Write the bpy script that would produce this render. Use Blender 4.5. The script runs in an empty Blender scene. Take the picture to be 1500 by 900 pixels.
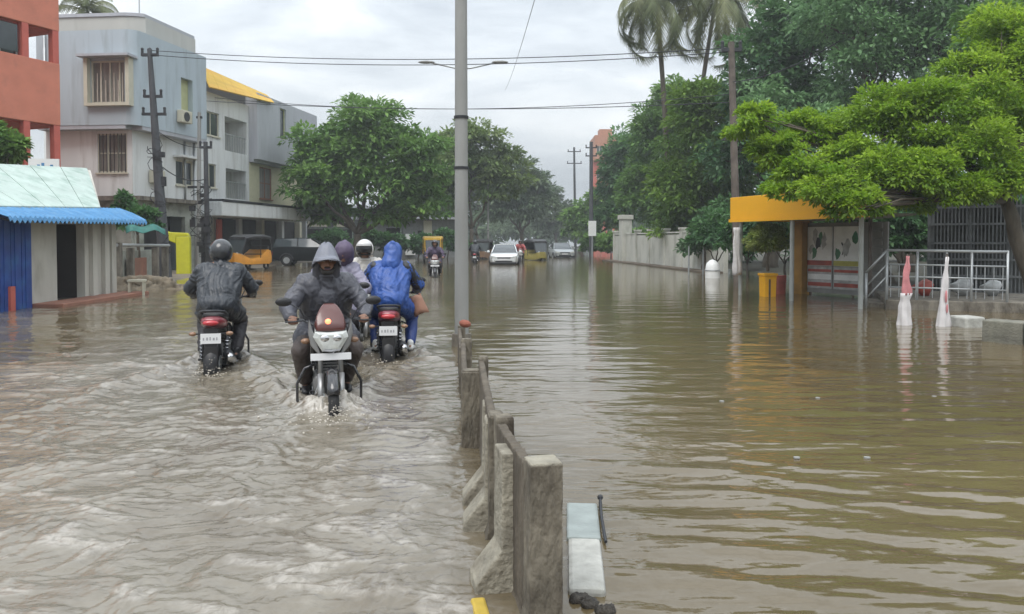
import bpy, math, random
import numpy as np
from mathutils import Vector, Matrix, Quaternion
SC = bpy.context.scene
COL = SC.collection
rnd = random.Random(7)
NR = np.random.default_rng(11)
R = math.radians

# ------------------------------------------------------------ camera, sky, sun, exposure
FPX, HZ, CAMH = 1150.0, 352.0, 1.45           # focal length and horizon row in pixels of a 1500x900 frame; eye height over the flood
TH = math.radians(1.6); ROW0 = HZ + FPX * math.tan(TH)   # slight downward tilt; the photograph is cropped below its optical centre
cam = bpy.data.cameras.new('camera'); co = bpy.data.objects.new('camera', cam); COL.objects.link(co)
cam.sensor_width = 36; cam.lens = FPX / 1500 * 36; cam.clip_start = 0.05; cam.clip_end = 3000
co.location = (0, 0, CAMH); co.rotation_euler = (math.pi / 2 - TH, 0, 0)
SC.camera = co; cam.shift_y = (ROW0 - 450) / 1500
SC.view_settings.view_transform = 'Standard'; SC.view_settings.look = 'None'
SC.view_settings.exposure = 0.3; SC.view_settings.gamma = 1.0
SC.cycles.max_bounces = 6; SC.cycles.diffuse_bounces = 3; SC.cycles.glossy_bounces = 3
SC.cycles.transparent_max_bounces = 12; SC.cycles.transmission_bounces = 4
SC.cycles.caustics_reflective = False; SC.cycles.caustics_refractive = False
HAZE = .0014
SUN_EL, SUN_AZ = R(58), R(200)

world = bpy.data.worlds.new('World'); SC.world = world; world.use_nodes = True
nt = world.node_tree; nt.nodes.clear()
def N(t, **k):
    n = nt.nodes.new(t)
    for a, b in k.items(): setattr(n, a, b)
    return n
out = N('ShaderNodeOutputWorld'); bg = N('ShaderNodeBackground'); bg.inputs[1].default_value = 0.1
sky = N('ShaderNodeTexSky'); sky.sky_type = 'NISHITA'; sky.sun_disc = False
sky.sun_elevation = SUN_EL; sky.sun_rotation = SUN_AZ; sky.dust_density = 4; sky.air_density = 1.5
tc = N('ShaderNodeTexCoord'); mp = N('ShaderNodeMapping'); mp.inputs['Scale'].default_value = (1.6, 1.6, 5.2)
n1 = N('ShaderNodeTexNoise'); n1.inputs['Scale'].default_value = 1.7; n1.inputs['Detail'].default_value = 7; n1.inputs['Roughness'].default_value = .55; n1.inputs['Distortion'].default_value = .4
cr = N('ShaderNodeValToRGB'); cr.color_ramp.elements[0].position = .36; cr.color_ramp.elements[0].color = (4.1, 4.5, 4.95, 1)
cr.color_ramp.elements[1].position = .64; cr.color_ramp.elements[1].color = (7.7, 7.95, 8.1, 1)
e = cr.color_ramp.elements.new(.5); e.color = (5.7, 6.1, 6.5, 1)
# overcast: the layer brightens towards the zenith (CIE overcast sky)
sx = N('ShaderNodeSeparateXYZ'); mr = N('ShaderNodeMapRange'); mr.inputs[1].default_value = 0; mr.inputs[2].default_value = 1; mr.inputs[3].default_value = .92; mr.inputs[4].default_value = 3.0
vm = N('ShaderNodeVectorMath', operation='SCALE')
mx = N('ShaderNodeMix', data_type='RGBA'); mx.inputs[0].default_value = .9
L = nt.links.new
L(tc.outputs['Generated'], mp.inputs[0]); L(mp.outputs[0], n1.inputs['Vector']); L(n1.outputs['Fac'], cr.inputs[0])
L(tc.outputs['Generated'], sx.inputs[0]); L(sx.outputs[2], mr.inputs[0])
L(cr.outputs[0], vm.inputs[0]); L(mr.outputs[0], vm.inputs['Scale'])
L(sky.outputs[0], mx.inputs[6]); L(vm.outputs[0], mx.inputs[7]); L(mx.outputs[2], bg.inputs[0]); L(bg.outputs[0], out.inputs[0])

sl = bpy.data.lights.new('sun', 'SUN'); so = bpy.data.objects.new('sun', sl); COL.objects.link(so)
sl.energy = 1.5; sl.angle = R(35); sl.color = (1, .965, .92)
_d = Vector((math.sin(SUN_AZ) * math.cos(SUN_EL), math.cos(SUN_AZ) * math.cos(SUN_EL), math.sin(SUN_EL)))
so.rotation_euler = _d.to_track_quat('Z', 'Y').to_euler(); so.location = (0, 0, 40)

# ------------------------------------------------------------ helpers
def W(px, py, Y):
    """world point seen at pixel (px,py) of the photograph, at distance Y along the road"""
    u = (px - 750) / FPX; v = (ROW0 - py) / FPX
    c, s = math.cos(TH), math.sin(TH)
    dy = c + v * s; dz = -s + v * c
    return Vector((u / dy * Y, Y, CAMH + dz / dy * Y))
def X(px, Y): return (px - 750) / FPX * Y * 1.0
def Z(py, Y): return W(750, py, Y).z
def YW(py):   return CAMH * FPX / (py - HZ)      # distance of a waterline row

def setp(o, label=None, cat=None, group=None, kind=None):
    for k, v in (('label', label), ('category', cat), ('group', group), ('kind', kind)):
        if v: o[k] = v
    return o
def thing(name, label, cat, loc=(0, 0, 0), rz=0, group=None):
    o = bpy.data.objects.new(name, None); COL.objects.link(o); o.empty_display_size = .2
    o.location = loc; o.rotation_euler = (0, 0, rz)
    return setp(o, label, cat, group)
def copy_tree(o, parent=None):
    c = o.copy(); COL.objects.link(c)
    if parent is not None:
        c.parent = parent; c.matrix_parent_inverse = o.matrix_parent_inverse.copy()
    for ch in o.children: copy_tree(ch, c)
    return c
def recolour(root, table):
    """swap materials on a copied thing by object-level slots"""
    for o in [root] + list(root.children_recursive):
        for s in getattr(o, 'material_slots', []):
            m = s.material
            if m and m.name in table:
                s.link = 'OBJECT'; s.material = table[m.name]

class MB:
    """collects shapes, builds ONE mesh object"""
    def __init__(s): s.v = []; s.f = []
    def add(s, vs, fs):
        o = len(s.v); s.v += [tuple(p) for p in vs]; s.f += [tuple(i + o for i in f) for f in fs]; return s
    def box(s, c, d, rot=None):
        x, y, z = d[0] / 2, d[1] / 2, d[2] / 2
        vs = [Vector(p) for p in ((-x,-y,-z),(x,-y,-z),(x,y,-z),(-x,y,-z),(-x,-y,z),(x,-y,z),(x,y,z),(-x,y,z))]
        if rot is not None:
            m = rot if isinstance(rot, Matrix) else Matrix.Rotation(rot, 3, 'Z')
            vs = [m @ p for p in vs]
        c = Vector(c)
        return s.add([p + c for p in vs], [(0,3,2,1),(4,5,6,7),(0,1,5,4),(1,2,6,5),(2,3,7,6),(3,0,4,7)])
    def b2(s, a, b): return s.box([(a[i] + b[i]) / 2 for i in range(3)], [abs(b[i] - a[i]) for i in range(3)])
    def tube(s, pts, rad, n=8, cap=True, flat=1.0):
        pts = [Vector(p) for p in pts]
        if not hasattr(rad, '__len__'): rad = [rad] * len(pts)
        vs = []; fs = []; ref = None
        for i, p in enumerate(pts):
            a = pts[max(i - 1, 0)]; b = pts[min(i + 1, len(pts) - 1)]; t = (b - a)
            if t.length < 1e-9: t = Vector((0, 0, 1))
            t.normalize()
            if ref is None: ref = Vector((0, 0, 1)) if abs(t.z) < .9 else Vector((1, 0, 0))
            u = ref - t * ref.dot(t)
            if u.length < 1e-6: u = Vector((1, 0, 0)) - t * t.x
            u.normalize(); w = t.cross(u); ref = u
            for k in range(n):
                q = 2 * math.pi * k / n
                vs.append(p + (u * math.cos(q) * flat + w * math.sin(q)) * rad[i])
        for i in range(len(pts) - 1):
            for k in range(n):
                a = i * n + k; b = i * n + (k + 1) % n
                fs.append((a, b, b + n, a + n))
        if cap:
            fs.append(tuple(reversed(range(n)))); fs.append(tuple(range((len(pts) - 1) * n, len(pts) * n)))
        return s.add(vs, fs)
    def cyl(s, a, b, r, r2=None, n=12): return s.tube([a, b], [r, r if r2 is None else r2], n)
    def ell(s, c, r, nu=16, nv=10, rot=None):
        vs = []; fs = []
        if not hasattr(r, '__len__'): r = (r, r, r)
        c = Vector(c)
        for j in range(nv + 1):
            t = math.pi * j / nv
            for i in range(nu):
                p = 2 * math.pi * i / nu
                q = Vector((r[0] * math.sin(t) * math.cos(p), r[1] * math.sin(t) * math.sin(p), r[2] * math.cos(t)))
                if rot is not None: q = rot @ q
                vs.append(c + q)
        for j in range(nv):
            for i in range(nu):
                a = j * nu + i; b = j * nu + (i + 1) % nu
                fs.append((a, a + nu, b + nu, b))
        return s.add(vs, fs)
    def torus(s, c, Rr, r, axis='X', n=28, m=8, a0=0, a1=None):
        full = a1 is None; a1 = 2 * math.pi if full else a1
        pts = []
        c = Vector(c); k = n if full else n + 1
        vs = []; fs = []
        for i in range(k):
            q = a0 + (a1 - a0) * i / n
            for j in range(m):
                p = 2 * math.pi * j / m; rr = Rr + r * math.cos(p); h = r * math.sin(p)
                v = {'X': (h, rr * math.cos(q), rr * math.sin(q)), 'Y': (rr * math.cos(q), h, rr * math.sin(q)), 'Z': (rr * math.cos(q), rr * math.sin(q), h)}[axis]
                vs.append(c + Vector(v))
        for i in range(k if full else n):
            for j in range(m):
                a = i * m + j; b = i * m + (j + 1) % m; i2 = ((i + 1) % k) * m
                fs.append((a, b, i2 + (j + 1) % m, i2 + j))
        return s.add(vs, fs)
    def prism(s, poly, a, b, axis='y'):
        """closed polygon [(p,q)] swept along an axis from a to b (axis x: p=y q=z, y: p=x q=z, z: p=x q=y)"""
        f = {'x': lambda p, t: (t, p[0], p[1]), 'y': lambda p, t: (p[0], t, p[1]), 'z': lambda p, t: (p[0], p[1], t)}[axis]
        n = len(poly); vs = [f(p, a) for p in poly] + [f(p, b) for p in poly]
        fs = [tuple(range(n)), tuple(reversed(range(n, 2 * n)))] + [(i, i + n, (i + 1) % n + n, (i + 1) % n) for i in range(n)]
        return s.add(vs, fs)
    def loft(s, rings, cap=True):
        n = len(rings[0]); vs = [p for r in rings for p in r]; fs = []
        for i in range(len(rings) - 1):
            for k in range(n): fs.append((i*n+k, i*n+(k+1)%n, (i+1)*n+(k+1)%n, (i+1)*n+k))
        if cap: fs += [tuple(reversed(range(n))), tuple(range((len(rings)-1)*n, len(rings)*n))]
        return s.add(vs, fs)
    def quad(s, a, b, c, d): return s.add([a, b, c, d], [(0, 1, 2, 3)])
    def build(s, name, m, parent=None, smooth=False, bevel=0, solid=0, fix=True, autos=None):
        me = bpy.data.meshes.new(name); me.from_pydata(s.v, [], s.f)
        if fix:
            import bmesh
            bm = bmesh.new(); bm.from_mesh(me); bmesh.ops.recalc_face_normals(bm, faces=bm.faces); bm.to_mesh(me); bm.free()
        me.materials.append(m)
        if smooth:
            me.polygons.foreach_set('use_smooth', [True] * len(me.polygons))
            if autos: me.set_sharp_from_angle(angle=R(autos))
        me.update()
        o = bpy.data.objects.new(name, me); COL.objects.link(o)
        if parent is not None: o.parent = parent
        if solid: q = o.modifiers.new('thick', 'SOLIDIFY'); q.thickness = solid; q.offset = 0
        if bevel: q = o.modifiers.new('bevel', 'BEVEL'); q.width = bevel; q.segments = 2; q.limit_method = 'ANGLE'; q.angle_limit = R(40)
        return o
def inst(o, name, loc=(0,0,0), rot=(0,0,0), scale=(1,1,1), parent=None):
    c = bpy.data.objects.new(name, o.data); COL.objects.link(c); c.location = loc; c.rotation_euler = rot; c.scale = scale; c.parent = parent
    return c
def npmesh(name, V, F, m, parent=None, smooth=False, attrs=None):
    """V (n,3), F (m,k) numpy arrays"""
    me = bpy.data.meshes.new(name); k = F.shape[1]
    me.vertices.add(len(V)); me.vertices.foreach_set('co', np.ascontiguousarray(V, dtype=np.float32).ravel())
    me.loops.add(F.size); me.loops.foreach_set('vertex_index', np.ascontiguousarray(F, dtype=np.int32).ravel())
    me.polygons.add(len(F)); me.polygons.foreach_set('loop_start', np.arange(0, F.size, k, dtype=np.int32)); me.polygons.foreach_set('loop_total', np.full(len(F), k, dtype=np.int32))
    if smooth: me.polygons.foreach_set('use_smooth', np.ones(len(F), dtype=bool))
    for an, (dom, arr) in (attrs or {}).items():
        a = me.attributes.new(an, 'FLOAT', dom); a.data.foreach_set('value', np.ascontiguousarray(arr, dtype=np.float32))
    me.update(calc_edges=True); me.materials.append(m)
    o = bpy.data.objects.new(name, me); COL.objects.link(o); o.parent = parent
    return o

# ---- numpy noise
def _h(i, j, s):
    n = (i.astype(np.int64) * 374761393 + j.astype(np.int64) * 668265263 + s * 144665) & 0x7fffffff
    n = ((n ^ (n >> 13)) * 1274126177) & 0x7fffffff
    return ((n ^ (n >> 16)) & 0xffff) / 65535.0
def gn(x, y, s=0):
    """gradient noise about -1..1"""
    xi = np.floor(x); yi = np.floor(y); fx = x - xi; fy = y - yi
    u = fx*fx*fx*(fx*(fx*6-15)+10); v = fy*fy*fy*(fy*(fy*6-15)+10)
    def g(a, b):
        t = _h(xi + a, yi + b, s) * 2 * np.pi
        return np.cos(t) * (fx - a) + np.sin(t) * (fy - b)
    return 1.5 * ((g(0,0)*(1-u) + g(1,0)*u)*(1-v) + (g(0,1)*(1-u) + g(1,1)*u)*v)
def fbm(x, y, o=4, s=0, gain=.5, lac=2.03):
    r = 0; a = 1
    for k in range(o): r = r + a * gn(x, y, s + k * 17); x = x * lac + 3.1; y = y * lac + 1.7; a *= gain
    return r

# ---- materials
def mat(name, col, rough=.6, metal=0, var=.12, vscale=4, bump=0, bscale=30, col2=None, c2amt=.0, c2scale=2, c2lo=.5, spec=.5, island=0, emit=None, estr=0, coat=0, stretch=(1, 1, 1), alpha=1, trans=0):
    m = bpy.data.materials.new(name); m.use_nodes = True; t = m.node_tree; b = t.nodes['Principled BSDF']
    def nn(k, **kw):
        n = t.nodes.new(k)
        for a, v in kw.items(): setattr(n, a, v)
        return n
    l = t.links.new
    b.inputs['Roughness'].default_value = rough; b.inputs['Metallic'].default_value = metal
    b.inputs['Specular IOR Level'].default_value = spec; b.inputs['Coat Weight'].default_value = coat
    b.inputs['Alpha'].default_value = alpha; b.inputs['Transmission Weight'].default_value = trans
    rgb = nn('ShaderNodeRGB'); rgb.outputs[0].default_value = (*col, 1); cur = rgb.outputs[0]
    tcn = nn('ShaderNodeTexCoord'); mpn = nn('ShaderNodeMapping'); mpn.inputs['Scale'].default_value = stretch
    l(tcn.outputs['Object'], mpn.inputs[0]); vec = mpn.outputs[0]
    if col2 is not None:
        n = nn('ShaderNodeTexNoise'); n.inputs['Scale'].default_value = c2scale; n.inputs['Detail'].default_value = 6; n.inputs['Roughness'].default_value = .62; l(vec, n.inputs['Vector'])
        r = nn('ShaderNodeMapRange'); r.inputs[1].default_value = c2lo; r.inputs[2].default_value = c2lo + .22; r.inputs[4].default_value = c2amt; l(n.outputs['Fac'], r.inputs[0])
        x = nn('ShaderNodeMix', data_type='RGBA'); l(r.outputs[0], x.inputs[0]); l(cur, x.inputs[6]); x.inputs[7].default_value = (*col2, 1); cur = x.outputs[2]
    if var:
        n = nn('ShaderNodeTexNoise'); n.inputs['Scale'].default_value = vscale; n.inputs['Detail'].default_value = 5; l(vec, n.inputs['Vector'])
        r = nn('ShaderNodeMapRange'); r.inputs[1].default_value = .3; r.inputs[2].default_value = .7; r.inputs[3].default_value = 1 - var; r.inputs[4].default_value = 1 + var; l(n.outputs['Fac'], r.inputs[0])
        x = nn('ShaderNodeVectorMath', operation='SCALE'); l(cur, x.inputs[0]); l(r.outputs[0], x.inputs['Scale']); cur = x.outputs[0]
    if island:
        g = nn('ShaderNodeNewGeometry'); r = nn('ShaderNodeMapRange'); r.inputs[3].default_value = 1 - island; r.inputs[4].default_value = 1 + island; l(g.outputs['Random Per Island'], r.inputs[0])
        x = nn('ShaderNodeVectorMath', operation='SCALE'); l(cur, x.inputs[0]); l(r.outputs[0], x.inputs['Scale']); cur = x.outputs[0]
    l(cur, b.inputs['Base Color'])
    if bump:
        n = nn('ShaderNodeTexNoise'); n.inputs['Scale'].default_value = bscale; n.inputs['Detail'].default_value = 4; l(vec, n.inputs['Vector'])
        bp = nn('ShaderNodeBump'); bp.inputs['Strength'].default_value = bump; bp.inputs['Distance'].default_value = .02; l(n.outputs['Fac'], bp.inputs['Height']); l(bp.outputs[0], b.inputs['Normal'])
    if emit: b.inputs['Emission Color'].default_value = (*emit, 1); b.inputs['Emission Strength'].default_value = estr
    return m

# ------------------------------------------------------------ the road line: a straight run (drifting left of the view) that bends right far off
def xroad(y):
    y = np.asarray(y, dtype=float)
    return .36 - .1 * y + np.where(y > 38, .0026 * (y - 38) ** 2, 0)
def xr(y): return float(xroad(y))
BED = -0.25
# ------------------------------------------------------------ ground, road, water
m_mud = mat('mud_ground', (.11, .085, .06), .9, var=.3, vscale=.6, bump=.4, bscale=3, col2=(.07, .06, .045), c2amt=.7)
m_asph = mat('asphalt', (.05, .05, .05), .85, var=.2, vscale=1.5, bump=.3, bscale=60)
g = MB(); g.box((0, 600, BED - .06), (2400, 1800, .1)); setp(g.build('ground', m_mud), kind='structure')
ys = list(np.linspace(-12, 170, 92)); g = MB()
rv = []
for y in ys: rv += [(xr(y) - 8.2, y, BED + .004), (xr(y) + 5.6, y, BED + .004)]
g.add(rv, [(2*i, 2*i+1, 2*i+3, 2*i+2) for i in range(len(ys) - 1)]); setp(g.build('road', m_asph), kind='structure')

def water_nodes():
    m = bpy.data.materials.new('flood_water'); m.use_nodes = True; t = m.node_tree; b = t.nodes['Principled BSDF']; l = t.links.new
    def nn(k, **kw):
        n = t.nodes.new(k)
        for a, v in kw.items(): setattr(n, a, v)
        return n
    geo = nn('ShaderNodeNewGeometry'); ch = nn('ShaderNodeAttribute', attribute_name='churn'); fo = nn('ShaderNodeAttribute', attribute_name='foam')
    def noise(scale, det, st=(1, 1, 1), rough=.55, dist=0):
        mp = nn('ShaderNodeMapping'); mp.inputs['Scale'].default_value = st; l(geo.outputs['Position'], mp.inputs[0])
        n = nn('ShaderNodeTexNoise'); n.inputs['Scale'].default_value = scale; n.inputs['Detail'].default_value = det; n.inputs['Roughness'].default_value = rough; n.inputs['Distortion'].default_value = dist
        l(mp.outputs[0], n.inputs['Vector']); return n.outputs['Fac']
    def rng(s, a, b_, c, d):
        r = nn('ShaderNodeMapRange'); r.inputs[1].default_value = a; r.inputs[2].default_value = b_; r.inputs[3].default_value = c; r.inputs[4].default_value = d; l(s, r.inputs[0]); return r.outputs[0]
    def mul(a, c):
        r = nn('ShaderNodeMath', operation='MULTIPLY'); l(a, r.inputs[0])
        if isinstance(c, float): r.inputs[1].default_value = c
        else: l(c, r.inputs[1])
        return r.outputs[0]
    def mixc(f, a, c):
        x = nn('ShaderNodeMix', data_type='RGBA'); l(f, x.inputs[0])
        for i, v in ((6, a), (7, c)):
            if isinstance(v, tuple): x.inputs[i].default_value = (*v, 1)
            else: l(v, x.inputs[i])
        return x.outputs[2]
    calm = mixc(rng(noise(.35, 4), .35, .65, 0, 1), CALM_A, CALM_B)
    silt = mixc(rng(noise(.8, 7, (1, .8, 1), .66, .3), .36, .64, 0, 1), SILT_A, SILT_B)
    base = mixc(ch.outputs['Fac'], calm, silt)
    fm = mul(fo.outputs['Fac'], rng(noise(16, 5, (1, .7, 1), .65, .8), .36, .6, 0, 1))
    base = mixc(fm, base, FOAM)
    l(base, b.inputs['Base Color'])
    l(rng(ch.outputs['Fac'], 0, 1, .07, .13), b.inputs['Roughness'])
    b.inputs['IOR'].default_value = 1.58
    h1 = nn('ShaderNodeBump'); h1.inputs['Distance'].default_value = .02; l(noise(22, 3, (.8, 1, 1), .55, .5), h1.inputs['Height'])
    l(rng(ch.outputs['Fac'], 0, 1, .05, .34), h1.inputs['Strength'])
    h2 = nn('ShaderNodeBump'); h2.inputs['Distance'].default_value = .06; l(noise(4.2, 3, (.45, 1, 1), .5, .4), h2.inputs['Height']); l(h1.outputs[0], h2.inputs['Normal'])
    l(rng(ch.outputs['Fac'], 0, 1, .10, .28), h2.inputs['Strength'])
    l(h2.outputs[0], b.inputs['Normal'])
    return m
CALM_A, CALM_B = (.128, .097, .052), (.100, .077, .040)
SILT_A, SILT_B = (.235, .214, .172), (.128, .106, .076)
FOAM = (.46, .43, .385)
m_water = water_nodes()

# bikes that stir the flood: (x, y of the wheel that leads, heading unit vector, strength)
WAKES = []
def wake(x, y, hx, hy, s): WAKES.append((x, y, hx, hy, s))
BIKE_A = (-3.49, 9.41); BIKE_B = (X(478, 7.22), 6.62 + .60); BIKE_E = (X(572, 9.5) - .10, 9.5 + .66)
BIKE_C = (X(527, 11.6), 12.0); BIKE_D = (X(478, 9.1), 9.6)
wake(BIKE_A[0] - .14, BIKE_A[1] + .58, -.24, 1, 1.15); wake(BIKE_B[0] + .19, BIKE_B[1] - .62, .30, -1, 1.25); wake(BIKE_E[0] - .07, BIKE_E[1] + .6, -.12, 1, .9)
wake(BIKE_D[0], BIKE_D[1] - .65, 0, -1, .7)

def water_sheet():
    pys = np.concatenate([np.linspace(1500, 905, 60), np.linspace(904, 420, 640), np.linspace(419.2, 366, 90)])
    Y = CAMH * FPX / (pys - HZ)
    Y = np.concatenate([[-14, -6, -2, 0, .9], Y[Y > 1.2], np.linspace(140, 900, 14)])
    U = np.concatenate([np.linspace(-2.4, -.8, 30)[:-1], np.linspace(-.8, .8, 640), np.linspace(.8, 2.4, 30)[1:]])
    yy, uu = np.meshgrid(Y, U, indexing='ij'); xx = uu * np.maximum(yy, 2.2) * 1.0
    dY = np.gradient(Y)[:, None] * np.ones_like(xx)
    side = xx - xroad(yy)                                   # <0: traffic side
    left = 1 / (1 + np.exp((side + .12) / .10)); fade_far = np.clip((70 - yy) / 45, 0, 1)
    patch = np.clip(.62 + .55 * fbm(xx * .3, yy * .22, 3, 5), .15, 1)
    churn = left * (.35 + .65 * patch) * np.clip((55 - yy) / 25, .18, 1)
    edge = np.clip((side + 6.4) / 2.5, .25, 1)              # calmer near the shops
    churn = churn * np.where(yy > 9, edge, 1)
    def lim(wl): return np.clip(wl / (dY * 2.2) - .6, 0, 1)  # drop ripples the grid cannot carry
    # turbulent traffic side
    wx = .35 * fbm(xx * 1.3, yy * 1.3, 2, 40); wy = .35 * fbm(xx * 1.3 + 9, yy * 1.3, 2, 50)
    def ridged(s, sd): return 1 - 2 * np.abs(fbm((xx + wx) * s, (yy + wy) * s * .85, 2, sd))
    diag = (xx * .62 - yy * .78)                            # crest lines of the wash that runs to the lower left
    wash = np.sin(diag * 5.2 + 2.2 * fbm(xx * .8, yy * .8, 2, 61)) * np.clip(-side / 2.4 - .4, 0, 1) * np.clip((5.8 - yy) / 3, 0, 1)
    chop = fbm(xx * 2.6 + wx * 2, yy * 4.2 + wy * 2, 3, 107); hl = .016 * fbm(xx * .9, yy * 1.1, 2, 3) * lim(.9) + .004 * ridged(1.9, 7) * lim(.4) + .0115 * chop * lim(.26) + .0042 * ridged(5.2, 13) * lim(.16) + .004 * fbm(xx * 9 + wx * 5, yy * 12, 2, 19) * lim(.08) + .015 * wash
    # calm side: long low wavelets coming to the viewer, finer ripple further off
    ph = yy * 1.0 + .22 * xx + .22 * fbm(xx * .45, yy * .5, 2, 23)
    amp = np.clip((6.4 - yy) / 3.6, 0.03, 1) * (.55 + .45 * fbm(xx * .5, yy * 1.2, 2, 27)) * np.clip(side / .9, .15, 1)
    hr = .0125 * amp * np.sin(ph * 2 * np.pi / .46) * lim(.46) + .004 * amp * np.sin((ph + .15 * xx) * 2 * np.pi / .23 + 2 * fbm(xx * .8, yy * .8, 2, 31)) * lim(.23)
    hr = hr + .0075 * fbm(xx * .7, yy * 2.3, 3, 33) * lim(.4) + (.0038) * fbm(xx * 1.8, yy * 6, 3, 35) * lim(.16) * np.clip((16 - yy) / 8, .35, 1)
    z = left * hl * np.clip((60 - yy) / 40, .2, 1) * (.5 + .6 * patch) + (1 - left) * hr
    foam = left * np.clip(chop * 2.2 + .5 * fbm(xx * .8, yy * .7, 2, 131) - .25, 0, 1) * np.clip(patch * 1.6 - .35, 0, 1) * .5
    foam = foam + left * np.clip(wash - .1, 0, 1) * .4 * np.clip(fbm(xx * 2, yy * 2, 3, 71) + .5, 0, 1)
    for (bx, by, hx, hy, s) in WAKES:
        n = math.hypot(hx, hy); hx /= n; hy /= n
        a = (xx - bx) * hx + (yy - by) * hy; c = (xx - bx) * hy - (yy - by) * hx     # along / across
        back = np.clip(-a, 0, 9); w = .10 + .34 * back
        ridge = np.exp(-((np.abs(c) - w) / (.10 + .05 * back)) ** 2) * np.exp(-back / 2.4) * (a < .12)
        bow = np.exp(-((a) / .2) ** 2 - (c / .26) ** 2)
        core = np.exp(-(c / (.16 + .16 * back)) ** 2) * np.exp(-back / 2.0) * (a < .1)
        rip = 1 + .7 * fbm(xx * 5, yy * 5, 3, 81)
        z = z + s * (.066 * ridge * rip + .04 * bow * rip - .025 * core + .02 * core * fbm(xx * 7, yy * 7, 3, 83))
        foam = foam + s * (.95 * bow + .7 * ridge * np.exp(-back / 1.2) + .5 * core * np.exp(-back / .9))
        churn = np.maximum(churn, np.clip(1.3 * core + ridge, 0, 1))
    # wash along the foot of the barrier
    foam = foam + .4 * np.exp(-((side + .36) / .16) ** 2) * np.clip(1.1 * fbm(xx * 3, yy * 3, 3, 91) + .2, 0, 1) * (yy < 12)
    z[Y < .95] = 0
    V = np.stack([xx, yy, z], -1).reshape(-1, 3); nr, nc = xx.shape
    i = np.arange(nr - 1)[:, None] * nc + np.arange(nc - 1)[None]; F = np.stack([i, i + 1, i + nc + 1, i + nc], -1).reshape(-1, 4)
    o = npmesh('water', V, F, m_water, smooth=True, attrs={'churn': ('POINT', np.clip(churn, 0, 1).ravel()), 'foam': ('POINT', np.clip(foam, 0, 1).ravel())})
    setp(o, kind='structure'); return o
water_sheet()
# ------------------------------------------------------------ shared materials
m_conc = mat('weathered_concrete', (.19, .172, .142), .9, var=.3, vscale=7, bump=.8, bscale=30, col2=(.065, .055, .042), c2amt=.9, c2scale=4.5, c2lo=.44, stretch=(1, 1, .45))
m_conc2 = mat('grey_concrete', (.27, .275, .265), .85, var=.14, vscale=3, bump=.3, bscale=40, col2=(.17, .165, .15), c2amt=.55, c2scale=1.2, c2lo=.5, stretch=(1, 1, .25))
m_steel = mat('galvanised_steel', (.42, .44, .45), .45, metal=.6, var=.1)
m_dark = mat('dark_metal', (.035, .037, .042), .5, metal=.3, var=.2)
m_black = mat('black_plastic', (.014, .014, .016), .42, var=.2)
m_rubber = mat('tyre_rubber', (.018, .018, .019), .8, var=.2)
m_chrome = mat('chrome', (.6, .6, .61), .18, metal=1, var=.05)
m_white = mat('white_paint', (.72, .73, .72), .4, var=.06, col2=(.5, .48, .44), c2amt=.3)
m_glass = mat('window_glass', (.045, .055, .06), .08, var=.1, spec=.7)
m_yel = mat('yellow_paint', (.72, .46, .02), .55, var=.1, col2=(.42, .27, .05), c2amt=.35, c2scale=3)

# ------------------------------------------------------------ median barrier (precast segments), slab, poles
m_barr = mat('barrier_concrete', (.165, .146, .113), .92, var=.35, vscale=8, bump=1.0, bscale=34, col2=(.048, .038, .028), c2amt=.95, c2scale=6, c2lo=.44, stretch=(1, 1, .45))
def tide(m, z0, z1, dark):
    # silt and damp left by the flood: darker below a ragged tide line on the thing itself
    t = m.node_tree; b = t.nodes['Principled BSDF']; l = t.links.new; src = b.inputs['Base Color'].links[0].from_socket
    c = t.nodes.new('ShaderNodeTexCoord'); s = t.nodes.new('ShaderNodeSeparateXYZ'); l(c.outputs['Object'], s.inputs[0]); n = t.nodes.new('ShaderNodeTexNoise'); n.inputs['Scale'].default_value = 7; l(c.outputs['Object'], n.inputs['Vector'])
    a = t.nodes.new('ShaderNodeMath'); a.operation = 'MULTIPLY_ADD'; l(n.outputs['Fac'], a.inputs[0]); a.inputs[1].default_value = -.22; l(s.outputs[2], a.inputs[2])
    r = t.nodes.new('ShaderNodeMapRange'); r.inputs[1].default_value = z0 - .11; r.inputs[2].default_value = z1 - .11; r.inputs[3].default_value = 1; r.inputs[4].default_value = 0; l(a.outputs[0], r.inputs[0])
    x = t.nodes.new('ShaderNodeMix'); x.data_type = 'RGBA'; l(r.outputs[0], x.inputs[0]); l(src, x.inputs[6]); x.inputs[7].default_value = (*dark, 1); l(x.outputs[2], b.inputs['Base Color'])
tide(m_barr, .21, .31, (.075, .062, .045))
chip = bpy.data.textures.new('chips', 'CLOUDS'); chip.noise_scale = .05; chip.noise_depth = 3
VOX = .007
def rough(o, lv=4, st=.008):
    o.modifiers.clear(); a = o.modifiers.new('grid', 'REMESH'); a.mode = 'VOXEL'; a.voxel_size = VOX; a.use_smooth_shade = True
    d = o.modifiers.new('chips', 'DISPLACE'); d.texture = chip; d.strength = st; d.mid_level = .5; d.texture_coords = 'GLOBAL'; return o
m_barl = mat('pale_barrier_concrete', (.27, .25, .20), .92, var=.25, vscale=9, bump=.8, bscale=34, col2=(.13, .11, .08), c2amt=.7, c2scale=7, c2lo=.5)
m_bard = mat('dark_barrier_concrete', (.105, .088, .066), .9, var=.3, vscale=7, bump=.8, bscale=30, col2=(.05, .04, .03), c2amt=.8, c2scale=5, stretch=(1, 1, .4))  # darker concrete tone for the web panels between posts and ribs
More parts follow.
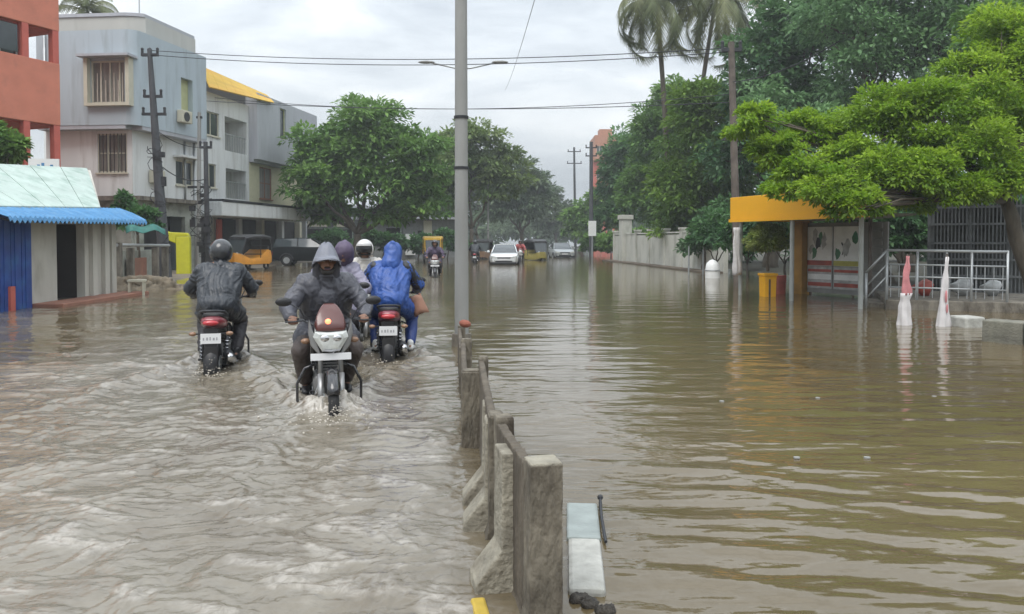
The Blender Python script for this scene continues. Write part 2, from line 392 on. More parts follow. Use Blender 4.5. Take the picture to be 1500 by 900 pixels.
def barrier(x0, y0, x1, y1, top, label, ribs, pw, pw1, pr=.012):
    """precast segment from (x0,y0) to (x1,y1): a thin web flush with the traffic side, thick end posts, splayed rib feet"""
    global VOX; VOX = .006 if y0 < 3 else (.009 if y0 < 5 else .013)
    a = Vector((x0, y0, BED)); b = Vector((x1, y1, BED)); d = b - a; Ln = d.length; H = top - BED
    t = thing('median_barrier', label, 'barrier', a, math.atan2(d.y, d.x) - math.pi / 2, 'precast barrier segments down the median')
    for hw, lo, w, fl in ((pw, 0, .12, .05), (pw1, Ln - .10, .10, .02)):
        m = MB(); m.prism([(-hw, H), (hw, H), (hw + .004, 0), (-hw - fl - .03, 0), (-hw - fl * .8, H * .22), (-hw, H * .36)], lo, lo + w); rough(m.build('end_post', m_barr, t), 4, .006)
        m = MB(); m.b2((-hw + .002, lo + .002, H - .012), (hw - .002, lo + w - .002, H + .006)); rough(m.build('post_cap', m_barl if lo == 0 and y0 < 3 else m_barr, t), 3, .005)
    for yy in ribs:
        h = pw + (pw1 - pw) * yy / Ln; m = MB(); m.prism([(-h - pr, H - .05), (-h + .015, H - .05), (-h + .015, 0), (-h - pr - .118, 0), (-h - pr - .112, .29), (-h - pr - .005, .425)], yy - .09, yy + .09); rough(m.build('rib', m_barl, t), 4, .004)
    m = MB(); n = 14; rings = []
    for i in range(n + 1):
        yy = .08 + (Ln - .16) * i / n; jj = rnd.uniform(-.010, .004); hw = pw + (pw1 - pw) * yy / Ln
        rings.append([(q[0], yy, q[1]) for q in [(-hw, H - .02 + jj), (-hw + .042, H - .018 + jj), (-hw + .05, 0), (-hw - .10, 0), (-hw - .09, H * .15), (-hw, H * .30)]])
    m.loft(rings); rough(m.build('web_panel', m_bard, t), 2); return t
barrier(.128, 2.86, -.048, 3.70, .625, 'nearest concrete median barrier segment with weathered end post', [.44], .062, .04, .045)
barrier(-.075, 3.76, -.212, 5.74, .60, 'second concrete median barrier segment, long and thin topped', [.20, .58], .036, .035)
barrier(-.283, 5.42, -.425, 7.25, .54, 'third concrete barrier segment set left of its neighbour, brown end face', [], .066, .05)
barrier(-.44, 7.35, -.60, 9.3, .44, 'fourth concrete barrier segment just short of the tall lamp pole', [], .055, .045)
m = MB(); m.ell((0, 0, 0), (.075, .06, .045), 10, 7); o = m.build('brick_lump', mat('brick_red', (.26, .09, .06), .9, var=.3, bump=.6), None, smooth=True)
o.location = (X(681, 9.0), 9.0, .49); o.rotation_euler = (.1, .2, .5); setp(o, 'reddish broken brick lying on top of the median barrier', 'brick')
m_oldyel = mat('worn_yellow', (.48, .34, .05), .8, var=.2, vscale=9, col2=(.2, .17, .12), c2amt=.8, c2scale=9, c2lo=.5)
# yellow and black kerb paint showing at the foot of the nearest segment
t = thing('painted_kerb', 'low kerb with worn yellow paint at the foot of the nearest barrier', 'kerb', (-.105, 2.92, BED), R(10))
for k in range(2):
    m = MB(); m.b2((-.03, k * .2, 0), (.03, k * .2 + .192, .272 - .03 * k)); m.build('kerb_block', m_oldyel if k % 2 == 0 else m_conc, t, bevel=.012)
# pale kerb slab lying half awash on the right
m_slab = mat('pale_slab', (.40, .40, .37), .85, var=.2, vscale=9, bump=.5, bscale=24, col2=(.22, .22, .19), c2amt=.6, c2scale=6)
m_slab2 = mat('teal_slab', (.27, .305, .295), .6, var=.14, vscale=8, bump=.3)
t = thing('kerb_slab', 'pale concrete slabs half awash on the right of the barrier', 'slab', (.338, 3.45, BED), R(-4))
m = MB(); m.b2((-.095, .28, 0), (.07, .78, .275)); m.build('grey_slab', m_slab2, t, bevel=.012)
m = MB(); m.b2((-.09, -.30, 0), (.065, .255, .285)); m.build('white_slab', m_slab, t, bevel=.02)
m = MB(); m.tube([(.085, .78, .1), (.085, .74, .31), (.08, .5, .30), (.09, .24, .27)], .008, 6); m.ell((.085, .75, .315), .016, 8, 6); m.build('bent_rod', m_dark, t)
m_rub = mat('dark_rubble', (.05, .045, .038), .95, var=.5, vscale=30, bump=1, bscale=60); slab_root = t

def lamp(x, y, r, h, label, hdr=1.5, z=0):
    t = thing('street_lamp', label, 'street lamp', (x, y, BED), 0, 'twin arm street lamps on the median')
    m = MB(); m.cyl((0, 0, 0), (0, 0, h), r, r * .72, 20); m.build('pole', m_conc2, t, smooth=True, autos=40)
    m = MB(); m.cyl((0, 0, .0), (0, 0, .42), r * 1.5, r * 1.35, 20); m.build('base_collar', m_conc, t, smooth=True, autos=40)
    m = MB()
    for zz in (h * .31, h * .39, h * .62): m.cyl((0, 0, zz), (0, 0, zz + .035), r * 1.03, r * 1.03, 20)
    m.build('band', m_dark, t, smooth=True, autos=40)
    for s in (-1, 1):
        m = MB(); m.tube([(0, 0, h - .25), (s * .3, 0, h - .22), (s * hdr, 0, h - .02)], .035, 8); m.build('arm', m_steel, t, smooth=True)
        m = MB(); m.ell((s * (hdr + .2), 0, h), (.32, .11, .06), 14, 8); m.build('lamp_head', m_conc2, t, smooth=True)
    return t
lamp(X(676, 10.75), 10.75, .098, 8.6, 'near grey street lamp pole rising out of the frame beside barrier end')
lamp(X(679, 30), 30, .09, 8.45, 'second street lamp whose two arms show past the near pole', 1.2)
lamp(X(715, 66), 66, .085, 8.0, 'far thin street lamp among the trees right of near pole', .6)

# ------------------------------------------------------------ buildings
def wall(m, u0, u1, z0, z1, holes=(), y0=0, y1=.2):
    """wall slab in local x (u) and z with openings; front face at y0 (towards the viewer), back at y1"""
    us = sorted({u0, u1, *[h[0] for h in holes], *[h[1] for h in holes]}); zs = sorted({z0, z1, *[h[2] for h in holes], *[h[3] for h in holes]})
    us = [u for u in us if u0 <= u <= u1]; zs = [z for z in zs if z0 <= z <= z1]
    nu, nz = len(us) - 1, len(zs) - 1
    solid = [[not any(h[0] - 1e-6 <= (us[i] + us[i+1]) / 2 <= h[1] + 1e-6 and h[2] <= (zs[j] + zs[j+1]) / 2 <= h[3] for h in holes) for j in range(nz)] for i in range(nu)]
    def q(*p): m.add(p, [(0, 1, 2, 3)])
    for i in range(nu):
        for j in range(nz):
            if not solid[i][j]: continue
            a, b, c, d = us[i], us[i+1], zs[j], zs[j+1]
            q((a, y0, c), (b, y0, c), (b, y0, d), (a, y0, d)); q((a, y1, c), (a, y1, d), (b, y1, d), (b, y1, c))
            if i == 0 or not solid[i-1][j]: q((a, y0, c), (a, y0, d), (a, y1, d), (a, y1, c))
            if i == nu-1 or not solid[i+1][j]: q((b, y0, c), (b, y1, c), (b, y1, d), (b, y0, d))
            if j == 0 or not solid[i][j-1]: q((a, y0, c), (a, y1, c), (b, y1, c), (b, y0, c))
            if j == nz-1 or not solid[i][j+1]: q((a, y0, d), (b, y0, d), (b, y1, d), (a, y1, d))
    return m
class Face:
    """a facade from ground point p to q; pixel columns and rows are turned into metres on that plane"""
    def __init__(s, p, q):
        s.p = Vector((p[0], p[1])); s.q = Vector((q[0], q[1])); s.d = (s.q - s.p); s.len = s.d.length; s.d /= s.len; s.ang = math.atan2(s.d.y, s.d.x)
    def u(s, px, off=0):
        k = (px - 750) / FPX; p = s.p + Vector((s.d.y, -s.d.x)) * off; return (k * p.y - p.x) / (s.d.x - k * s.d.y)
    def z(s, px, py, off=0): return Z(py, s.p.y - s.d.x * off + s.d.y * s.u(px, off)) - BED
    def rect(s, x0, y0, x1, y1, off=0):
        xm = (x0 + x1) / 2; return (s.u(x0, off), s.u(x1, off), s.z(xm, y1, off), s.z(xm, y0, off))
def window(parent, h, mfr, mgl, nx=2, nz=1, dep=.12, bars=0, sill=True, fw=.06, mbar=None):
    a, b, c, d = h
    p = MB(); p.b2((a, dep + .03, c), (b, dep + .05, d)); w = p.build('window', mgl, parent)
    f = MB()
    for x in (a + fw / 2, b - fw / 2): f.b2((x - fw / 2, dep - .02, c), (x + fw / 2, dep + .028, d))
    for z in (c + fw / 2, d - fw / 2): f.b2((a + fw, dep - .018, z - fw / 2), (b - fw, dep + .026, z + fw / 2))
    for i in range(1, nx): x = a + (b - a) * i / nx; f.b2((x - .03, dep - .01, c + fw), (x + .03, dep + .024, d - fw))
    for i in range(1, nz): z = c + (d - c) * i / nz; f.b2((a + fw, dep - .005, z - .025), (b - fw, dep + .02, z + .025))
    f.build('frame', mfr, w)
    if bars:
        g = MB()
        for i in range(bars): x = a + (b - a) * (i + .5) / bars; g.b2((x - .012, dep - .06, c), (x + .012, dep - .036, d))
        g.build('grille', mbar or m_dark, w)
    if sill:
        s_ = MB(); s_.b2((a - .06, -.08, c - .07), (b + .06, dep, c - .004)); s_.build('sill', mfr, w)
    return w

stain = dict(c2scale=1.5, c2lo=.5, stretch=(1.4, 1.4, .16))
m_orange = mat('orange_wall', (.58, .205, .135), .8, var=.1, vscale=1.5, col2=(.42, .16, .11), c2amt=.6, c2scale=2.2, c2lo=.52)
m_pink = mat('red_column', (.50, .12, .09), .8, var=.1)
m_bluegrey = mat('bluegrey_wall', (.40, .47, .515), .8, var=.06, vscale=.8, col2=(.22, .25, .26), c2amt=.7, **stain)
m_beige = mat('beige_wall', (.46, .46, .43), .85, var=.06, vscale=.8, col2=(.34, .34, .31), c2amt=.5, **stain)
m_whitew = mat('white_wall', (.66, .68, .675), .85, var=.07, vscale=.8, col2=(.33, .32, .30), c2amt=.75, **stain)
m_dirty = mat('dirty_wall', (.34, .36, .32), .9, var=.2, vscale=2, col2=(.13, .15, .11), c2amt=.8, c2scale=1.6)
m_cream = mat('cream_trim', (.52, .50, .40), .8, var=.06)
m_greeny = mat('yellowgreen_recess', (.46, .48, .26), .8, var=.08)
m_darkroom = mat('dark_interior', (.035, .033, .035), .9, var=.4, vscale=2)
m_greyblk = mat('grey_block', (.40, .415, .45), .8, var=.06, col2=(.25, .26, .28), c2amt=.4, **stain)
m_roofy = mat('yellow_roof', (.66, .42, .05), .6, var=.15, vscale=2, col2=(.72, .30, .06), c2amt=.6, c2scale=1.2, stretch=(.2, 1, 3))
m_brick = mat('brick_plinth', (.30, .14, .095), .9, var=.2, bump=.4, col2=(.17, .10, .07), c2amt=.6)

# --- orange building
F1 = Face((-18.6, 19.5), (X(92, 27), 27))
t = thing('orange_building', 'orange red apartment block with open balconies at left edge', 'building', (F1.p.x, F1.p.y, BED), F1.ang)
Ln = F1.len
z1 = F1.z(60, 180); z2 = F1.z(60, 87); z3 = F1.z(60, 38)
m = MB(); m.b2((0, 0, z1), (Ln, .18, z2)); m.build('balcony_wall', m_orange, t, bevel=.02)
m = MB(); m.b2((0, 0, z3), (Ln, .18, z3 + 2.5)); m.build('balcony_wall', m_orange, t, bevel=.02)
m = MB(); m.b2((.02, .185, z1 - .05), (Ln - .02, 1.6, z1 + .12)); m.build('floor_slab', m_pink, t)
m = MB(); m.b2((.02, .185, z3 - .05), (Ln - .02, 1.6, z3 + .12)); m.build('floor_slab', m_pink, t)
m = MB(); m.b2((0, .19, z3 + 2.52), (Ln, 6, z3 + 2.7)); m.build('roof_slab', m_pink, t)
holes = []; mw = MB()
for (za, zb) in ((.9, 2.6), (z1 - 2.0, z1 - .45), (z2 - .5, z3 - .35)):
    for i in range(5): holes.append((.35 + i * 1.55, 1.6 + i * 1.55, za, zb))
holes = [h for h in holes if h[1] < Ln - .1]
wall(mw, 0, Ln, 0, z3 + 2.5, holes, 1.6, 1.8); mw.build('wall', m_orange, t)
for h in holes:
    w = window(t, h, m_whitew, m_glass, 2, 1, 1.66, sill=False)
for (za, zb) in ((0, z1), (z2, z3)):
    for px in (43, 89):
        uu = min(F1.u(px), Ln - .13); m = MB(); m.b2((uu - .11, .01, za), (uu + .11, .23, zb)); m.build('column', m_pink, t)
m = MB(); m.b2((Ln - .2, 1.82, 0), (Ln, 8, z3 + 2.5)); m.build('side_wall', m_orange, t)
m = MB(); m.b2((F1.u(-60), .06, z2 + .1), (F1.u(33), .10, z3 - .12)); m.build('glazing', m_glass, t)

# --- grey building with rounded corner: front face then a face along the road
F2 = Face((X(70, 33.4), 33.4), (X(196, 33), 33)); F3 = Face((X(196, 33), 33), (X(291, 37.6), 37.6))
tg = thing('grey_building', 'blue grey three storey building with rounded corner and bay window', 'building', (F2.p.x, F2.p.y, BED), F2.ang)
def sub(F):                                                   # local frame of a second face inside the same thing
    c, s = math.cos(-tg_ang), math.sin(-tg_ang); dx, dy = F.p.x - tg_p.x, F.p.y - tg_p.y
    return Matrix.Translation((c*dx - s*dy, s*dx + c*dy, 0)) @ Matrix.Rotation(F.ang - tg_ang, 4, 'Z')
tg_ang, tg_p = F2.ang, F2.p
def place(o, M): o.matrix_local = M; return o
M3 = sub(F3)
zA = F2.z(150, 186); zB = F2.z(150, 49); zL = F2.z(150, 290); zT = F2.z(150, 41) + .2
bay = F2.rect(134, 88, 189, 151, .6)
m = MB(); wall(m, 0, F2.len, zA, zB, [bay], -.5, -.25); m.build('upper_wall', m_bluegrey, tg)
rec = F3.rect(268, 116, 285, 180, .5)
m = MB(); wall(m, 0, F3.len, zA, zB, [rec], -.5, -.25); place(m.build('upper_wall', m_bluegrey, tg), M3)
m = MB(); m.b2((rec[0] - .05, -.248, rec[2] - .05), (rec[1] + .05, .3, rec[3] + .05)); place(m.build('recess_wall', m_greeny, tg), M3)
# rounded joint between the two faces
cv = []
a0 = -math.pi / 2; 
cpt = Vector((F2.len, 0)); nA = Vector((0, -1)); nB = Vector((math.sin(F3.ang - tg_ang), -math.cos(F3.ang - tg_ang)))
for i in range(9):
    n_ = nA.lerp(nB, i / 8).normalized(); cv.append((cpt.x + n_.x * .5, cpt.y + n_.y * .5))
poly = cv + [(cpt.x, cpt.y)]
m = MB(); m.prism(poly, zA, zB, 'z'); m.build('corner', m_bluegrey, tg, smooth=True, autos=30)
low = F2.rect(145, 196, 188, 253)
m = MB(); wall(m, 0, F2.len, zL, zA - .02, [low], 0, .2); m.build('lower_wall', m_whitew, tg)
lo2 = F3.rect(259, 236, 284, 272)
m = MB(); wall(m, 0, F3.len, zL, zA - .02, [lo2], 0, .2); place(m.build('lower_wall', m_whitew, tg), M3)
m = MB(); m.b2((0, -.48, zA - .16), (F2.len, 0, zA - .004)); m.build('floor_slab', m_greyblk, tg)
m = MB(); m.b2((.0, -.48, zA - .16), (F3.len, 0, zA - .004)); place(m.build('floor_slab', m_greyblk, tg), M3)
gd = (F2.u(128), F2.u(150), .3, zL - .5); sh = (.8, F3.len - .9, .3, zL - .7)
m = MB(); wall(m, 0, F2.len, 0, zL - .01, [gd], .1, .3); m.build('ground_wall', m_dirty, tg)
m = MB(); wall(m, 0, F3.len, 0, zL - .01, [sh], .1, .3); place(m.build('ground_wall', m_dirty, tg), M3)
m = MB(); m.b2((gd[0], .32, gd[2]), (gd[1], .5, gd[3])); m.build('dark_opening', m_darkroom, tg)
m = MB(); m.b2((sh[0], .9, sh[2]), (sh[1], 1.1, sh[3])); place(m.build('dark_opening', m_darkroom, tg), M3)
m = MB(); m.b2((-.2, -.5, zL - .14), (F2.len, .12, zL + .05)); m.build('ledge', m_conc, tg)
m = MB(); m.b2((0, -.3, zL - .10), (F3.len, .12, zL + .08)); place(m.build('ledge', m_conc, tg), M3)
# back block with curved parapet
poly = [(-.1, 5), (-.1, .6)] + [(F2.len - .9 + math.sin(q) * 1.3, 1.4 - math.cos(q) * .8) for q in np.linspace(-.2, .9, 8)]
e3 = M3 @ Vector((F3.len, .05, 0)); e4 = M3 @ Vector((F3.len, 6, 0)); poly += [(e3.x, e3.y), (e4.x, e4.y)]
zz = F3.z(232, 36) + .1
m = MB(); m.prism(poly, zB - .3, zz, 'z'); m.build('parapet_block', m_beige, tg, smooth=True, autos=30)
pol2 = [(x * 1.004 - .03, y - .06) for x, y in poly]
m = MB(); m.prism(pol2, zz, zz + .14, 'z'); m.build('coping', m_greyblk, tg)
m = MB(); m.b2((0, -.24, zA), (F2.len, 4, zA + .1)); m.build('floor_slab', m_greyblk, tg)
m = MB(); m.b2((F3.len - .2, .2, 0), (F3.len, 6, zB)); place(m.build('side_wall', m_bluegrey, tg), M3)
m = MB(); m.b2((.0, .21, 0), (.2, 6, zB)); m.build('side_wall', m_bluegrey, tg)
# bay window with projecting surround and hood
a, b, c, d = bay
s = MB(); s.b2((a - .16, -.72, c - .12), (a - .002, -.26, d + .08)); s.b2((b + .002, -.72, c - .12), (b + .16, -.26, d + .08)); s.b2((a - .002, -.72, c - .12), (b + .002, -.26, c - .003)); s.build('bay_surround', m_cream, tg)
s = MB(); s.b2((a - .3, -1.0, d + .09), (b + .3, -.26, d + .19)); s.build('window_hood', m_greyblk, tg)
m_pane = mat('dusty_pane', (.20, .185, .165), .35, var=.35, vscale=1.4, stretch=(3, 1, .4))
wo = window(tg, (a, b, c, d), m_cream, m_pane, 4, 1, -.42, sill=False, fw=.07)
g_ = MB()
for i in range(9): xx = a + (b - a) * (i + .5) / 9; g_.b2((xx - .02, -.46, c), (xx + .02, -.448, d - .5 - .3 * (i % 3 == 0)))
g_.build('curtain_fold', mat('curtain', (.42, .38, .33), .9), wo)
window(tg, low, m_cream, m_pane, 3, 2, .06, bars=8)
w = window(tg, lo2, m_cream, m_glass, 2, 1, .06); place(w, M3)
s = MB(); s.b2((lo2[0] - .2, -.5, lo2[3] + .1), (lo2[1] + .2, 0, lo2[3] + .2)); place(s.build('window_hood', m_whitew, tg), M3)
s = MB(); s.cyl(M3 @ Vector((2.2, 1.2, zz)), M3 @ Vector((2.2, 1.2, zz + 3.4)), .035, .02, 6); s.build('mast', m_steel, tg)

for (M_, uu, z0_, z1_, yy) in ((M3, 3.6, zL, zA, -.05), (M3, F3.len - .35, 0, zA, -.05), (None, .4, 0, zA, -.05)):
    m = MB(); m.tube([(uu, yy, z0_), (uu, yy, z1_ - .2), (uu, -.54, z1_ - .12), (uu, -.54, zB - .1)] if M_ is None else [(uu, yy, z0_), (uu, yy, z1_ - .2)], .05, 8); o = m.build('drain_pipe', m_steel, tg, smooth=True)
    if M_ is not None: place(o, M_)
for (uu, zz_) in ((1.0, zL + .7), (2.3, zA + .5)):
    m = MB(); yy = 0 if zz_ < zA else -.5; m.b2((uu, yy - .32, zz_), (uu + .75, yy - .03, zz_ + .55)); o = place(m.build('air_conditioner', m_cream, tg, bevel=.03), M3)
    q = MB(); q.torus((uu + .32, yy - .325, zz_ + .27), .2, .015, 'Y', 20, 6); q.cyl((uu + .32, yy - .33, zz_ + .27), (uu + .32, yy - .322, zz_ + .27), .18, .18, 16); f_ = q.build('fan_grille', m_dark, o)
# --- long white building with yellow roof fascia
F4 = Face((X(290, 42), 42), (X(455, 57), 57))
tw = thing('white_building', 'long white shop building with sloping yellow roof edge and balconies', 'building', (F4.p.x, F4.p.y, BED), F4.ang)
uA = F4.u(366); Lw = F4.len
win = [F4.rect(300, 164, 323, 199), F4.rect(331, 175, 363, 224), F4.rect(300, 240, 318, 275), F4.rect(332, 249, 362, 292)]
ztop = F4.z(292, 129)
zc1 = F4.z(335, 301)
m = MB(); wall(m, 0, uA, zc1, ztop, win, 0, .22); m.build('wall', m_whitew, tw)
for i in (0, 2): window(tw, win[i], m_cream, m_glass, 2, 1, .08)
for i in (1, 3):
    a, b, c, d = win[i]
    m = MB(); m.b2((a - .3, 1.4, c - .1), (b + .3, 1.55, d + .1)); m.build('balcony_back', m_greeny if i == 3 else m_cream, tw)
    m = MB(); m.b2((a - .2, .222, c - .12), (b + .2, 1.4, c - .002)); m.build('balcony_floor', m_whitew, tw)
    m = MB(); m.b2((a - .2, .222, d + .002), (b + .2, 1.4, d + .12)); m.build('balcony_ceiling', m_whitew, tw)
    m = MB(); m.b2((b + .002, .222, c), (b + .12, 1.4, d)); m.build('balcony_side', m_whitew, tw)
    m = MB(); m.b2((a - .12, .222, c), (a - .002, 1.4, d)); m.build('balcony_side', m_whitew, tw)
    g_ = MB(); g_.b2((a, .05, c + .95), (b, .09, c + 1.0))
    for k in range(9): xx = a + (b - a) * (k + .5) / 9; g_.b2((xx - .014, .055, c), (xx + .014, .083, c + .95))
    g_.build('railing', m_steel, tw)
    m = MB(); m.b2((a + .2, 1.30, c), (a + .95, 1.398, c + 2)); m.build('door', m_dark, tw)
# yellow roof edge: a shallow pitched strip of sheets
ye = [(0, ztop + .003), (F4.u(400, .6), F4.z(400, 151, .6)), (F4.u(400, .6), F4.z(400, 139, .6)), (0, F4.z(290, 97))]
ns = 8
for k in range(ns):
    u0 = ye[1][0] * k / ns; u1 = ye[1][0] * (k + 1) / ns - .02
    def lz(u, i, j): f = u / ye[1][0]; return ye[i][1] + (ye[j][1] - ye[i][1]) * f
    m = MB(); b0, b1, t0, t1 = lz(u0, 0, 1), lz(u1, 0, 1), lz(u0, 3, 2), lz(u1, 3, 2)
    vs = [(u0, -.80, b0), (u1, -.80, b1), (u1, -.30, t1), (u0, -.30, t0), (u0, -.75, b0 - .05), (u1, -.75, b1 - .05), (u1, -.25, t1 - .05), (u0, -.25, t0 - .05)]
    m.add(vs, [(0,1,2,3),(7,6,5,4),(0,4,5,1),(1,5,6,2),(2,6,7,3),(3,7,4,0)]); m.build('roof_sheet', m_roofy, tw)
m = MB(); m.prism([(0, .0), (uA, 0), (uA, .01), (0, .01)], 0, 1, 'z')
gz0 = F4.z(380, 236); 
gwin = F4.rect(400, 160, 409, 205)
m = MB(); wall(m, uA + .01, Lw, gz0, F4.z(398, 148) - .02, [gwin, F4.rect(421, 150, 427, 158)], -.55, -.3); m.build('projecting_wall', m_greyblk, tw)
window(tw, gwin, m_greeny, m_glass, 1, 1, -.42, sill=True)
m = MB(); m.b2((uA + .01, -.3, gz0), (uA + .2, .2, F4.z(398, 148) - .03)); m.build('projecting_return', m_greyblk, tw)
m = MB(); m.b2((uA + .01, -.295, gz0 - .18), (Lw, .22, gz0 - .004)); m.build('floor_slab', m_greyblk, tw)
yd = F4.rect(381, 246, 399, 292)
m = MB(); wall(m, uA + .01, Lw, zc1, gz0 - .185, [yd], 0, .22); m.build('lower_wall', mat('pale_yellow_wall', (.55, .53, .36), .85, var=.08, col2=(.4, .38, .28), c2amt=.4), tw)
window(tw, yd, m_brick, m_pane, 2, 2, .08)
m = MB(); m.b2((0, .25, F4.z(398, 148)), (Lw, 9, F4.z(398, 148) + .15)); m.build('roof_slab', m_greyblk, tw)
m = MB(); m.b2((Lw - .2, .25, 0), (Lw, 9, F4.z(398, 148))); m.build('side_wall', m_greyblk, tw)
m = MB(); m.b2((0, .25, 0), (.2, 9, F4.z(300, 129))); m.build('side_wall', m_whitew, tw)
# canopy and dark shop fronts below it
zc0 = F4.z(335, 320)
ug = F4.u(250)
m = MB(); m.b2((-1.5, -2.2, zc0), (F4.u(418), .0, zc1 - .02)); m.build('canopy', m_whitew, tw, bevel=.03)
m = MB(); m.b2((-1.4, -2.24, zc1 - .015), (F4.u(417), -.02, zc1 + .11)); m.build('canopy_coping', m_dark, tw)
for k in range(5):
    u0 = -.8 + k * 2.9
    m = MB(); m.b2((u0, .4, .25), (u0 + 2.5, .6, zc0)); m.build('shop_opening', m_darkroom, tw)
    m = MB(); m.b2((u0 + 2.51, .02, .0), (u0 + 2.88, .5, zc0)); m.build('pier', m_whitew if k % 2 else m_cream, tw)
m = MB(); m.b2((F4.u(314), -.2, .25), (F4.u(321), -.1, zc0 - .1)); m.build('red_shutter', m_pink, tw)
m = MB(); m.b2((F4.u(330), .1, zc0 * .42), (F4.u(348), .25, zc0 - .05)); m.build('shop_sign', m_dark, tw)
m = MB(); m.b2((-1, .9, 0), (Lw, 1.1, zc1)); m.build('back_wall', m_dirty, tw)
m = MB(); m.b2((-1.0, -1.4, 0), (Lw, .38, .24)); m.build('plinth', m_conc, tw)

# --- roadside stall with sloping tin roof and blue awning
Fs = Face((X(-40, 15.0), 15.0), (X(166, 20.6), 20.6))
ts = thing('roadside_stall', 'low white stall with mossy tin roof and blue corrugated awning', 'stall', (Fs.p.x, Fs.p.y, BED), Fs.ang)
Lst = Fs.len
dr = (Fs.u(83), Fs.u(124), .30, Fs.z(104, 328))
zs = Fs.z(100, 318)
m_stall = mat('stall_plaster', (.50, .49, .44), .9, var=.1, vscale=2, col2=(.24, .22, .18), c2amt=.65, c2scale=1.5, c2lo=.52, stretch=(1, 1, .4))
m_moss = mat('mossy_roof', (.43, .52, .48), .8, var=.1, vscale=2, col2=(.22, .33, .28), c2amt=.75, c2scale=2.6, c2lo=.48)
m_blue = mat('blue_sheet', (.05, .20, .40), .5, var=.12, vscale=6, col2=(.16, .34, .52), c2amt=.5, c2scale=4)
m_bdoor = mat('blue_door_paint', (.018, .062, .27), .5, var=.2, vscale=3, col2=(.03, .16, .36), c2amt=.5, c2scale=2.2)
m = MB(); wall(m, Fs.u(43), Lst, 0, zs, [dr], 0, .2); m.build('wall', m_stall, ts)
m = MB(); m.b2((dr[0], .7, dr[2]), (dr[1], .9, dr[3])); m.b2((dr[0] - .1, .205, .29), (dr[0] - .002, .7, dr[3])); m.b2((dr[1] + .002, .205, .29), (dr[1] + .1, .7, dr[3])); m.build('doorway', mat('dark_doorway', (.035, .028, .026), .9), ts)
m = MB(); m.b2((Lst - .2, .2, 0), (Lst, 4, zs)); m.build('side_wall', m_stall, ts)
for px in (134, 152, 162):
    uu = Fs.u(px); m = MB(); m.b2((uu - .13, -.10, 0), (uu + .10, -.004, zs)); m.build('pilaster', m_stall, ts)
n = 5; u0 = Fs.u(-40); w_ = (Fs.u(43) - u0) / n
for k in range(n):
    m = MB(); m.b2((u0 + k * w_ + .012, -.05, .05), (u0 + (k + 1) * w_ - .012, .0, zs)); m.b2((u0 + k * w_ + .12, -.066, .18), (u0 + (k + 1) * w_ - .12, -.052, zs - .15)); m.build('door_panel', m_bdoor, ts)
m = MB(); m.b2((u0, .02, 0), (Fs.u(43), .15, zs)); m.build('door_backing', m_darkroom, ts)
m = MB(); m.b2((Fs.u(43) + .01, -.7, 0), (Lst + .5, -.005, .33)); m.build('plinth', m_brick, ts, bevel=.02)
m = MB(); m.b2((Fs.u(6), -.12, .25), (Fs.u(13), -.055, .75)); m.build('red_drum', m_pink, ts)
# awning of blue corrugated sheets, drooping scalloped edge
ua, ub = Fs.u(-40), Lst + .35
nsh = 9
ez = lambda uu, y0, y1, q0, q1, q=0: Z(q0, 0) * 0 + (Fs.z(0, q0, -q) + (Fs.z(146, q1, -q) - Fs.z(0, q0, -q)) * (uu - Fs.u(0)) / (Fs.u(146) - Fs.u(0)))
zaf = lambda uu: ez(uu, 0, 0, 306, 307); zbf = lambda uu: ez(uu, 0, 0, 321, 324, -.7); zrf = lambda uu: ez(uu, 0, 0, 255, 262, 2.3)
for k in range(nsh):
    a = ua + (ub - ua) * k / nsh; b = ua + (ub - ua) * (k + 1) / nsh + .03; rings = []
    cols = 22; vs = []; fs = []
    for i in range(cols + 1):
        uu = a + (b - a) * i / cols; hgt = .025 * math.sin(uu * 2 * math.pi / .17)
        for j, (yy, zz_) in enumerate(((.02, zaf(uu) + .02), (-.35, (zaf(uu) + zbf(uu)) / 2 + .06), (-.68, zbf(uu) + .06), (-.72, zbf(uu) - .03))):
            vs.append((uu, yy, zz_ + hgt * (1 + .3 * (j == 3)) + .004 * (k % 2) + rnd.uniform(-.004, .004)))
    for i in range(cols):
        for j in range(3): fs.append((i*4+j, i*4+j+1, i*4+j+5, i*4+j+4))
    m = MB(); m.add(vs, fs); m.build('awning_sheet', m_blue, ts, solid=.012)
m = MB()
for k in range(7): uu = ua + (ub - ua) * (k + .5) / 7; m = MB(); m.tube([(uu, .0, zaf(uu) - .12), (uu, -.62, zbf(uu) - .04)], .02, 6); m.build('bracket', m_dark, ts)

# roof slopes back; its right end is raked
ur, ut = Fs.u(147), Fs.u(130, -2.3); zr1 = zrf(ut)
rp = [(ua, -.02, zaf(ua) + .06), (ur, -.02, zaf(ur) + .06), (ut, 2.3, zr1), (ua, 2.3, zrf(ua))]
nro = 6
for k in range(nro):
    f0, f1 = k / nro, (k + 1) / nro - .004
    lo0 = Vector(rp[0]).lerp(Vector(rp[1]), f0); lo1 = Vector(rp[0]).lerp(Vector(rp[1]), f1); hi0 = Vector(rp[3]).lerp(Vector(rp[2]), f0); hi1 = Vector(rp[3]).lerp(Vector(rp[2]), f1)
    m = MB(); dz = Vector((0, 0, -.05)); m.add([lo0, lo1, hi1, hi0, lo0 + dz, lo1 + dz, hi1 + dz, hi0 + dz], [(0,1,2,3),(7,6,5,4),(0,4,5,1),(1,5,6,2),(2,6,7,3),(3,7,4,0)]); m.build('roof_sheet', m_moss, ts)
m = MB(); m.add([(ur - .02, .21, zs - .3), (ur - .02, .0, zaf(ur)), (ut - .02, 2.25, zr1 - .06), (ut - .02, 2.25, zs - .3)], [(0, 1, 2, 3)]); m.build('gable', m_stall, ts, solid=.08)
